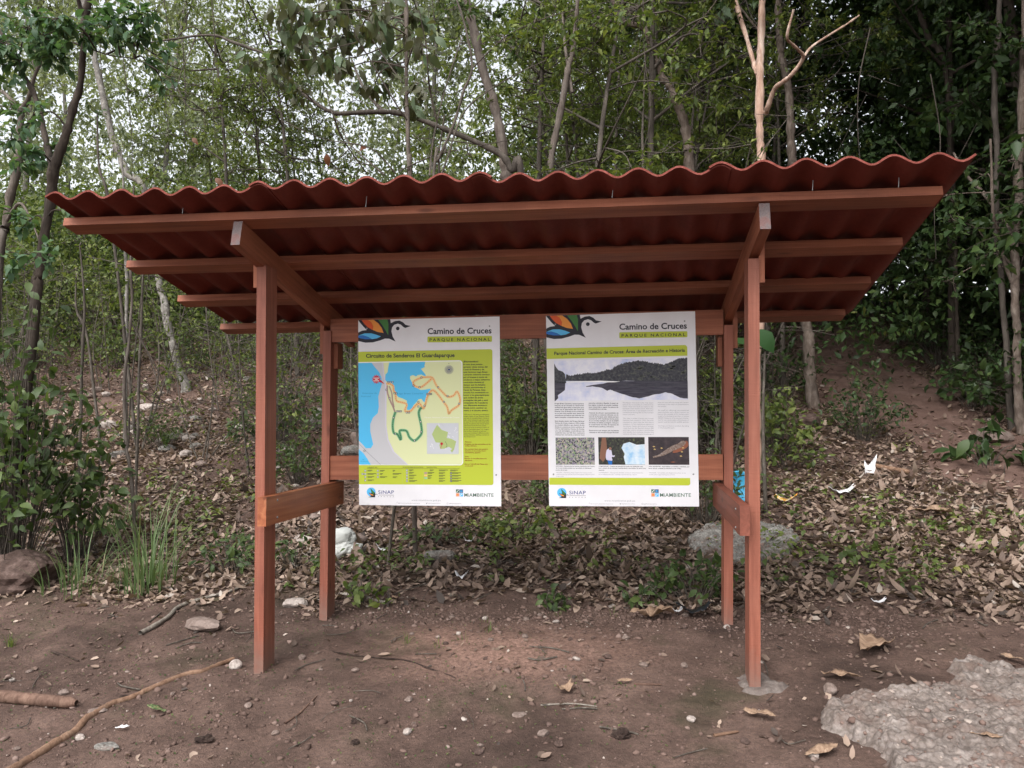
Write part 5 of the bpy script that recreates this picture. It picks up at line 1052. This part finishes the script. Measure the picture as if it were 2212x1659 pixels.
# one broad leaf behind the right front post
q = at(1652, 735, 3.3); v = Veg(); gz = float(H(q[0], 3.3)); v.stem([(q[0], 3.3, gz - .05), (q[0] - .02, 3.3, (gz + q[2]) / 2), tuple(q - [0, 0, .1])], .02, .01)
v.leaves([q + [-.08, 0, .1]], [(.55, -.1, -.62)], [(.25, -1, .35)], [.27], [.2], 'B', 1.35, .1); v.leaves([q - [0, 0, .1]], [(-.5, -.2, .3)], [(0, -.4, 1)], [.4], [.2], 'B', 1.2, .3)
r_ = empty('broad_leaf_plant', (q[0], 3.3, gz), 'plant with one huge smooth leaf behind the right front post', 'plant'); v.build(r_, M['banana'], M['twig'], (q[0], 3.3, gz), stem_name='stem', leaf_name='leaves')
def grass(name, label, px, py, n, hmin, hmax, spread, lean, wid=.011, mat='grass', group=None):
    g = ground_at(px, py); me_V, me_F, tt, o = [], [], [], 0
    for k in range(n):
        a = rng.rand() * 6.283; b = np.array([math.cos(a), math.sin(a)]) * spread * rng.rand() ** .6; h = rng.uniform(hmin, hmax); d = np.array([math.cos(a + rng.randn() * .5), math.sin(a + rng.randn() * .5)]) * lean * h * rng.uniform(.3, 1.2); sd_ = np.array([-d[1], d[0]]); sd_ = sd_ / (np.linalg.norm(sd_) + 1e-6); w0 = wid * rng.uniform(.6, 1.2); m_ = 6
        for j in range(m_ + 1):
            t = j / m_; c = np.array([b[0] + d[0] * t * t, b[1] + d[1] * t * t, h * (t - .22 * lean * t * t) - .01]); ww = w0 * (1 - t ** 2.2) * .5 * (1 if j < m_ else 0.05)
            me_V += [(c[0] - sd_[0] * ww, c[1] - sd_[1] * ww, c[2]), (c[0] + sd_[0] * ww, c[1] + sd_[1] * ww, c[2] + ww * .3)]
        for j in range(m_): i = o + j * 2; me_F.append((i, i + 1, i + 3, i + 2)); tt.append(min(1, rng.rand() * .5 + k / n * .5))
        o += (m_ + 1) * 2
    ob = link(name, np_mesh(name, np.array(me_V), np.array(me_F), tt), M[mat]); ob.location = g; return tag(ob, label, 'grass', group)
grass('grass_clump', 'tall clump of pale green grass left of the left front post', 318, 1275, 95, .2, 1.1, .24, .6, .011)
grass('grass_clump', 'wide clump of arching grass beside the reddish boulder', 165, 1275, 64, .12, .66, .28, .95, .009)
grass('grass_clump', 'short grass growing in the litter between the two tall clumps', 245, 1150, 60, .12, .35, .3, .6, .009)
grass('grass_tuft', 'bright little tuft of grass on bare soil at the left edge', 25, 1395, 22, .05, .12, .03, .5, .006, 'leaf_fresh')
for px, py in ((945, 1395), (880, 1390), (1055, 1365), (1000, 1385), (1325, 1330), (1205, 1330), (1045, 1345)): grass('grass_tuft', 'tiny tuft of grass at the back of the bare patch under the roof', px, py, 8, .03, .09, .03, .5, .004, 'leaf_fresh', 'tiny grass tufts in the bare soil')

def slab_pebbles(sl, n, seed):
    global rng
    keep = rng; rng = np.random.RandomState(seed); nv = len(sl.data.vertices); co = np.zeros(nv * 3); sl.data.vertices.foreach_get('co', co); co = co.reshape(-1, 3); w_ = co + np.array(sl.location); hi = w_[:, 2] - H(w_[:, 0], w_[:, 1]) > .03; co = co[hi]
    bm = bmesh.new(); bmesh.ops.create_icosphere(bm, subdivisions=1, radius=1); T = np.array([v.co[:] for v in bm.verts]); TF = np.array([[v.index for v in f.verts] for f in bm.faces]); bm.free()
    c = co[rng.randint(len(co), size=n)] + rng.randn(n, 3) * [.004, .004, 0]; s_ = .003 + .014 * rng.rand(n) ** 3; sc = s_[:, None] * (.6 + .8 * rng.rand(n, 3)) * [1.1, 1.1, .8]
    v = T[None] * (1 + .22 * rng.randn(n, len(T), 1)) * sc[:, None] + c[:, None]; F = (TF[None] + (np.arange(n) * len(T))[:, None, None]).reshape(-1, 3)
    o = link('embedded_pebbles', np_mesh('embedded_pebbles', v.reshape(-1, 3), F, np.repeat(np.clip(.74 + .2 * rng.randn(n), 0, 1), len(TF))), M['pebble'], sl); o['kind'] = 'stuff'; rng = keep
slab_pebbles(slab, 620, 5); slab_pebbles(bslab, 260, 6)
# ------------------------------------------------------------------ stones, wood, rubbish
def stone(label, px, py, s, mat='stone', seed=1, rz=0., sink=.3, cat='stone', name='stone', group=None, tilt=(0, 0), rough=.12): return add_rock(name, label, cat, ground_at(px, py), s, seed, M[mat], rz, sink, group, tilt, 3, rough)
o = add_rock('boulder', 'reddish boulder lying in the grass at the left edge', 'boulder', ground_at(38, 1268), (.36, .26, .21), 11, M['stone_red'], .2, .28, None, (0, 0), 4, .2)
stone('pale flat block of stone beside the grey branch at the left', 437, 1358, (.15, .08, .045), 'stone', 3, -.2, .2)
stone('flat grey stone at the bottom left', 232, 1615, (.065, .04, .014), 'stone_grey', 5, .1, .3)
stone('small pink white stone at the foot of the left front post', 509, 1443, (.036, .03, .03), 'stone_white', 6, .5, .2)
stone('triangular flat stone at the bottom middle', 1122, 1545, (.042, .035, .010), 'stone', 19, .9, .3)
stone('round grey stone left of the slab corner', 1793, 1497, (.034, .032, .03), 'stone', 8, 0, .2)
stone('big pale boulder behind the gap between the boards', 1165, 945, (.30, .24, .26), 'stone_grey', 9, .4, .3, 'boulder', 'boulder')
stone('grey broken rock by the upper left corner of the left board', 765, 985, (.17, .12, .09), 'stone_grey', 12, .5, .25)
stone('tilted pinkish rock touching the edge of the left board', 772, 965, (.13, .06, .12), 'stone', 13, -.4, .2, tilt=(.4, .5))
stone('tall jagged grey rock behind the left rear post', 690, 925, (.13, .1, .17), 'stone_grey', 14, 0, .2)
stone('pale broken stone between the two left posts', 615, 980, (.12, .08, .06), 'stone_white', 15, .3, .25)
stone('white stone lying higher between the two left posts', 575, 800, (.3, .2, .14), 'stone_white', 27, .2, .3)
stone('low grey rock in the seedlings under the left board', 950, 1212, (.13, .1, .08), 'stone_grey', 16, .2, .3)
stone('flat white stone behind the left posts near the ground', 655, 1168, (.10, .06, .04), 'stone_white', 17, .1, .3)
stone('rough white lump of rubble between the left posts low down', 640, 1310, (.10, .06, .045), 'stone_white', 18, .2, .3)
stone('rounded stone left of the trail at the foot of the scaly trunk', 1742, 918, (.2, .14, .1), 'stone_red', 21, 0, .25)
stone('tan stone on the path at the right edge', 2148, 955, (.2, .16, .13), 'stone', 22, 0, .25)
stone('pale stone high in the litter near the white scraps at the left', 235, 925, (.14, .1, .08), 'stone_white', 23, .4, .25)
stone('second pale stone in the litter left of the left front post', 385, 950, (.15, .1, .07), 'stone_grey', 24, .4, .25)
stone('white stone in the litter high at the left', 320, 885, (.2, .12, .07), 'stone_white', 25, .2, .3)
stone('flat pinkish stone beside the orange root at the bottom left', 212, 1595 - 58, (.05, .032, .012), 'stone', 26, .3, .3)
for k in range(60):
    px, py = (rng.uniform(180, 560), rng.uniform(815, 1010)) if k < 44 else (rng.uniform(560, 780), rng.uniform(900, 1230)); s_ = rng.uniform(.03, .085)
    stone('pale piece of rubble lying in the leaf litter at the left', px, py, (s_ * 1.3, s_, s_ * .7), ('stone_white', 'stone_grey', 'stone')[k % 3], 400 + k, rng.rand() * 6, .2, group='pale rubble in the litter', cat='rubble', name='stone')
Gs = 'small stones scattered over the bare soil'
for k in range(64):
    px, py = (rng.uniform(20, 2180), rng.uniform(1420, 1645)) if k < 40 else (rng.uniform(880, 1620), rng.uniform(1310, 1400)); s_ = rng.uniform(.009, .024)
    if 1760 < px and py > 1430: px -= 900
    stone('small dusty stone lying on the bare reddish soil', px, py, (s_ * 1.2, s_, s_ * .7), ('stone', 'stone', 'stone_white', 'stone_red')[k % 4], 200 + k, rng.rand() * 6, .25, group=Gs)
def stick(name, label, pts, r0, r1, mat, cat='stick', lift=.6, wob=.0, side=(), sides=9):
    P = [ground_at(px, py) for px, py in pts]
    for p_ in P: p_[2] += r0 * lift
    P = smooth_path(P, 7); n = len(P); r = np.linspace(r0, r1, n) * (1 + .05 * rng.randn(n)); r[-1] *= .5
    if wob: P = P + rng.randn(n, 3) * wob
    paths = [(P, r)]
    for sp in side: paths.append((smooth_path([ground_at(*q_) + np.array([0, 0, r0]) for q_ in sp], 4), np.linspace(r0 * .5, r0 * .2, (len(sp) - 1) * (4) + 1 if len(sp) > 2 else 5)))
    o = tube_obj(name, paths, M[mat], None, sides, 0, P[0]); o.location = P[0]
    # close the ends with short caps
    return tag(o, label, cat)
stick('root', 'long orange-brown root snaking over the soil at the bottom left', [(505, 1424), (470, 1438), (440, 1450), (400, 1458), (340, 1482), (290, 1505), (240, 1522), (210, 1540), (185, 1555), (160, 1582), (110, 1612), (50, 1650), (-10, 1685)], .013, .021, 'root', 'root', .15, .001)
stick('log', 'thick brown broken branch lying at the left edge on bare soil', [(-40, 1512), (10, 1515), (70, 1521), (165, 1529)], .036, .028, 'log', 'log', .7)
stick('fallen_branch', 'grey crooked branch lying from the grass to the pale block', [(303, 1372), (330, 1358), (365, 1335), (385, 1315), (420, 1302), (470, 1288), (512, 1275), (560, 1250)], .018, .009, 'twig_pale', 'branch', .7)
stick('dead_stick', 'thin straight stick on the soil in front of the left front post', [(1085 - 20, 1545 - 9 - 20), (1118, 1540 - 24), (1160, 1528)], .005, .003, 'twig', lift=.9) if False else None
stick('dead_stick', 'short straight brown stick on the soil right of the middle', [(1370, 1480), (1430, 1481)], .007, .005, 'log', lift=.8)
stick('dead_stick', 'thin forked twig on bare soil below the dry scrap', [(1168, 1525), (1235, 1522), (1290, 1528)], .005, .003, 'twig_pale', lift=.9)
stick('dead_stick', 'long thin dark twig lying across the bare mound between the posts', [(690, 1400), (723, 1409), (800, 1420), (875, 1427), (930, 1446), (983, 1465)], .003, .006, 'pod', lift=.6)
stick('dead_stick', 'reddish twig in front of the concrete slab', [(1542, 1592), (1596, 1583)], .008, .006, 'root', lift=.8)
stick('dead_stick', 'thin dark stick leaning to the left front post foot', [(615, 1565), (650, 1540), (685, 1505)], .006, .004, 'log', lift=.9)
stick('dead_stick', 'pale bent stick at the foot of the left rear post', [(790, 1293), (820, 1302), (840, 1304)], .012, .008, 'twig_pale', lift=.9)
stick('dead_stick', 'pale stick standing out of the litter in the weeds right of the shelter', [(1888, 1012), (1945, 1022), (1965, 1025)], .03, .022, 'root', lift=.9)
stick('dead_stick', 'straw-coloured stick in the litter at the right edge', [(2090, 1105), (2150, 1095), (2212, 1085)], .014, .009, 'twig_pale', lift=.9)
stick('dead_stick', 'dark straight stick on the soil left of the root', [(112, 1410), (170, 1430)], .008, .006, 'pod', lift=.9)
def sheet_scrap(name, label, cat, px, py, outline, mat, size, curl, seed, rz=0., lift=.01, thick=.0015, ridges=0.):
    """a crumpled or curled flat piece: a filled outline, subdivided and bent"""
    bm = bmesh.new(); vs = [bm.verts.new((x * size, y * size, 0)) for x, y in outline]; f = bm.faces.new(vs); bmesh.ops.triangulate(bm, faces=[f]); bmesh.ops.subdivide_edges(bm, edges=bm.edges[:], cuts=3, use_grid_fill=True)
    for v_ in bm.verts:
        x, y = v_.co.x / size, v_.co.y / size; n = mnoise.noise(Vector((x * 2.1 + seed, y * 2.1, seed))); n2 = mnoise.noise(Vector((x * 5 + seed, y * 5, seed * 2)))
        v_.co.z = size * (curl * (x * x) + .22 * n * (curl + .4) + .1 * n2 + ridges * math.sin(x * 16 + 5 * y) * .05) + size * .16 + .008
    me = bpy.data.meshes.new(name); bm.to_mesh(me); bm.free(); a = me.attributes.new('tint', 'FLOAT', 'FACE'); a.data.foreach_set('value', np.clip(.5 + .3 * rng.randn(len(me.polygons)), 0, 1).astype(np.float32))
    o = link(name, me, mat, None, True); md = o.modifiers.new('thickness', 'SOLIDIFY'); md.thickness = thick
    g = ground_at(px, py); o.location = g + np.array([0, 0, lift]); o.rotation_euler = (rng.uniform(-.15, .15), rng.uniform(-.15, .15), rz); return tag(o, label, cat)
LEAFO = [(0, -1), (.12, -.72), (.30, -.45), (.26, -.2), (.42, .05), (.58, .3), (.62, .52), (.5, .68), (.36, .86), (.1, .98), (-.2, .95), (-.42, .78), (-.46, .5), (-.36, .2), (-.28, -.1), (-.16, -.5), (-.06, -.8)]
OVAL = [(0, -1), (.2, -.7), (.32, -.2), (.3, .3), (.18, .75), (0, 1), (-.2, .7), (-.32, .2), (-.3, -.3), (-.18, -.75)]
TORN = [(-1, -.2), (-.6, -.5), (-.1, -.35), (.3, -.6), (.9, -.3), (.75, .1), (1, .4), (.4, .45), (.1, .75), (-.4, .4), (-.85, .35)]
sheet_scrap('dry_leaf', 'large curled tan leaf standing out on the soil at the right', 'leaf', 1878, 1412, LEAFO, M['dry_big'], .175, .55, 3, -.55, .015, ridges=1)
sheet_scrap('dry_leaf', 'big folded tan leaf beside the white paper in front of the right rear post', 'leaf', 1408, 1340, LEAFO, M['dry_big'], .15, .7, 5, -1.35, .02, ridges=1)
sheet_scrap('dry_leaf', 'tan leaf on the soil left of the concrete slab', 'leaf', 1640, 1553, OVAL, M['dry_big'], .075, .6, 7, 1.3)
sheet_scrap('dry_leaf', 'tan leaf lying at the bottom edge left of the slab', 'leaf', 1775, 1633, OVAL, M['dry_big'], .085, .3, 8, -1.1)
sheet_scrap('dry_leaf', 'reddish curled leaf on the soil above the slab', 'leaf', 1818, 1470, OVAL, M['dry_big'], .10, .5, 9, 1.2)
sheet_scrap('dry_leaf', 'pale leaf lying on the right edge above the slab', 'leaf', 2192, 1432, OVAL, M['dry_big'], .07, .4, 10, .9)
sheet_scrap('dry_leaf', 'narrow pale leaf lying on the soil below the right front post', 'leaf', 1350, 1478, OVAL, M['dry_big'], .04, .3, 11, 1.5)
sheet_scrap('dry_leaf', 'grey green leaf lying on the soil at the bottom left', 'leaf', 338, 1540, OVAL, M['grass'], .06, .3, 12, 1.4)
sheet_scrap('dry_leaf', 'yellow leaf lying on top of the concrete slab', 'leaf', 2130, 1628, OVAL, M['dry_big'], .06, .4, 13, 1.2, .06)
sheet_scrap('dry_leaf', 'grey curled dry scrap of leaf in the middle of the soil', 'leaf', 1218, 1498, TORN, M['dry_big'], .05, .8, 14, .6)
sheet_scrap('dry_leaf', 'long dry leaf in the litter right of the slab behind the posts', 'leaf', 2005, 1118, LEAFO, M['dry_big'], .2, .5, 15, -1.5, .03)
sheet_scrap('dry_leaf', 'small tan leaf beside the weed at the left rear post', 'leaf', 853, 1298, OVAL, M['dry_big'], .07, .5, 16, .4)
# hanging dead leaves caught in the twigs above the roof
for px, py, s_, Y in ((416, 298, .07, 1.9), (790, 318, .08, 1.9), (705, 332, .10, 2.2), (465, 385, .08, 1.2)):
    q = at(px, py, Y); a = rng.randn(3) * .5 + np.array([.5, 0, -.5]); V, Fs, tt = leaf_geo([(0, 0, 0)], [a], [(.2, -1, .3)], [s_], [rng.rand()], 'B', 1.1, .4); V2, F2, t2 = V, Fs, tt
    o = link('dead_leaf', np_mesh('dead_leaf', V2, F2, t2), M['orange_leaf']); o.location = q; tag(o, 'rust-coloured dead leaf hanging in the twigs above the roof', 'leaf', 'dead leaves caught in the twigs')
sheet_scrap('paper_scrap', 'crumpled white paper on black plastic scraps by the right rear post', 'paper', 1464, 1330, TORN, M['paper'], .045, .8, 21, .3, .015)
sheet_scrap('paper_scrap', 'white paper scrap in the litter right of the right front post', 'paper', 1900, 1312, TORN, M['paper'], .05, .6, 22, 0, .02)
sheet_scrap('paper_scrap', 'white triangular scrap in the litter at the right', 'paper', 2143, 1185, [(-1, -.4), (1, -.2), (.4, .8), (-.6, .6)], M['paper'], .055, .5, 23, 0, .02)
sheet_scrap('paper_scrap', 'upright white scrap in the weeds beside the path', 'paper', 1875, 1022, [(-.5, -1), (.4, -.8), (.8, 1), (0, .1), (-.3, .6)], M['paper'], .11, .8, 24, 0, .06).rotation_euler.x = 1.1
sheet_scrap('paper_scrap', 'crumpled white scrap in the litter below the left board', 'paper', 828, 1197, TORN, M['paper'], .06, .9, 25, 0, .02)
sheet_scrap('paper_scrap', 'bright white lump of paper in the litter below the boards', 'paper', 996, 1256, TORN, M['paper'], .05, 1.0, 26, 0, .02)
sheet_scrap('paper_scrap', 'shining white flake on the soil at the bottom left', 'paper', 265, 1578, OVAL, M['paper'], .035, .2, 27, -1.4, .006)
sheet_scrap('paper_scrap', 'white scrap in the litter right under the left board edge', 'paper', 1016, 1178, TORN, M['paper'], .05, .9, 28, 0, .02)
sheet_scrap('paper_scrap', 'long white torn strip in the weeds right of the shelter', 'paper', 1820, 1075, TORN, M['paper'], .13, .5, 29, 0, .03)
sheet_scrap('candy_wrapper', 'red and yellow candy wrapper in the litter beside the right front post', 'wrapper', 1700, 1092, [(-1, -.4), (1, -.5), (1, .4), (-1, .5)], photo_mat('printed_wrapper', [(.4, (.6, .05, .03)), (.5, (.75, .5, .05)), (.6, (.7, .7, .7))], 25), .10, .5, 30, -.4, .03)
sheet_scrap('black_plastic', 'torn black plastic lying in front of the right rear post', 'plastic', 1500, 1335, TORN, plain('black_plastic', (.012, .013, .016), .4), .12, .5, 31, .2, .02)
# white plastic bag
bm = bmesh.new()
for cx, cy_, cz, sx, sy, sz, rt in ((-.03, 0, .175, .15, .06, .085, .28), (-.04, -.01, .065, .155, .065, .07, .42), (.10, -.01, .08, .08, .05, .045, .5)):
    r = bmesh.ops.create_icosphere(bm, subdivisions=4, radius=1); 
    for v_ in r['verts']:
        p = v_.co.copy(); n = mnoise.noise(p * 1.7 + Vector((cx * 40, cz * 30, 1))); n2 = abs(mnoise.noise(p * 3.7 + Vector((cx * 20, 3, cz * 50)))); k = 1 + .22 * n - .28 * n2
        x, z = p.x * sx * k, p.z * sz * k; v_.co = (cx + x * math.cos(rt) - z * math.sin(rt), cy_ + p.y * sy * k, cz + x * math.sin(rt) + z * math.cos(rt))
o = bm_obj('plastic_bag', bm, M['plastic_white'], smooth=True); g = ground_at(742, 1206); o.location = g; tag(o, 'crumpled white plastic bag lying behind the left rear post', 'bag')
# blue plastic basin
bm = bmesh.new(); prof = [(.0, 0), (.10, 0), (.12, .01), (.165, .10), (.175, .105), (.172, .112), (.158, .104), (.112, .018), (0, .012)]; rings = []
for r0, z0 in prof: rings.append([bm.verts.new((max(r0, .0005) * math.cos(2 * math.pi * k / 32), max(r0, .0005) * math.sin(2 * math.pi * k / 32), z0)) for k in range(32)])
for a, b in zip(rings, rings[1:]):
    for k in range(32): bm.faces.new((a[k], a[(k + 1) % 32], b[(k + 1) % 32], b[k]))
bm.faces.new(rings[0][::-1]); bm.faces.new(rings[-1])
o = bm_obj('plastic_basin', bm, M['plastic_blue'], smooth=True); g = ground_at(1590, 1110); o.location = g + np.array([0, -.05, .20]); o.rotation_euler = (rad(62), rad(14), .3); tag(o, 'sky blue plastic basin tipped on its side behind the right posts', 'basin')
for px, py, s_ in ((440, 1602, .032), (1342, 1590, .038), (768, 1605, .02), (770, 1560, .022), (268, 1507, .02)): 
    add_rock('seed_husk', 'dark shaggy husk lying on the bare soil', 'husk', ground_at(px, py), (s_ * 1.3, s_, s_ * .55), int(px), M['pod'], rng.rand() * 3, .3, 'dark husks on the soil', (0, 0), 3, .5)
for o in list(bpy.data.objects):
    if 'used' in o: del o['used']
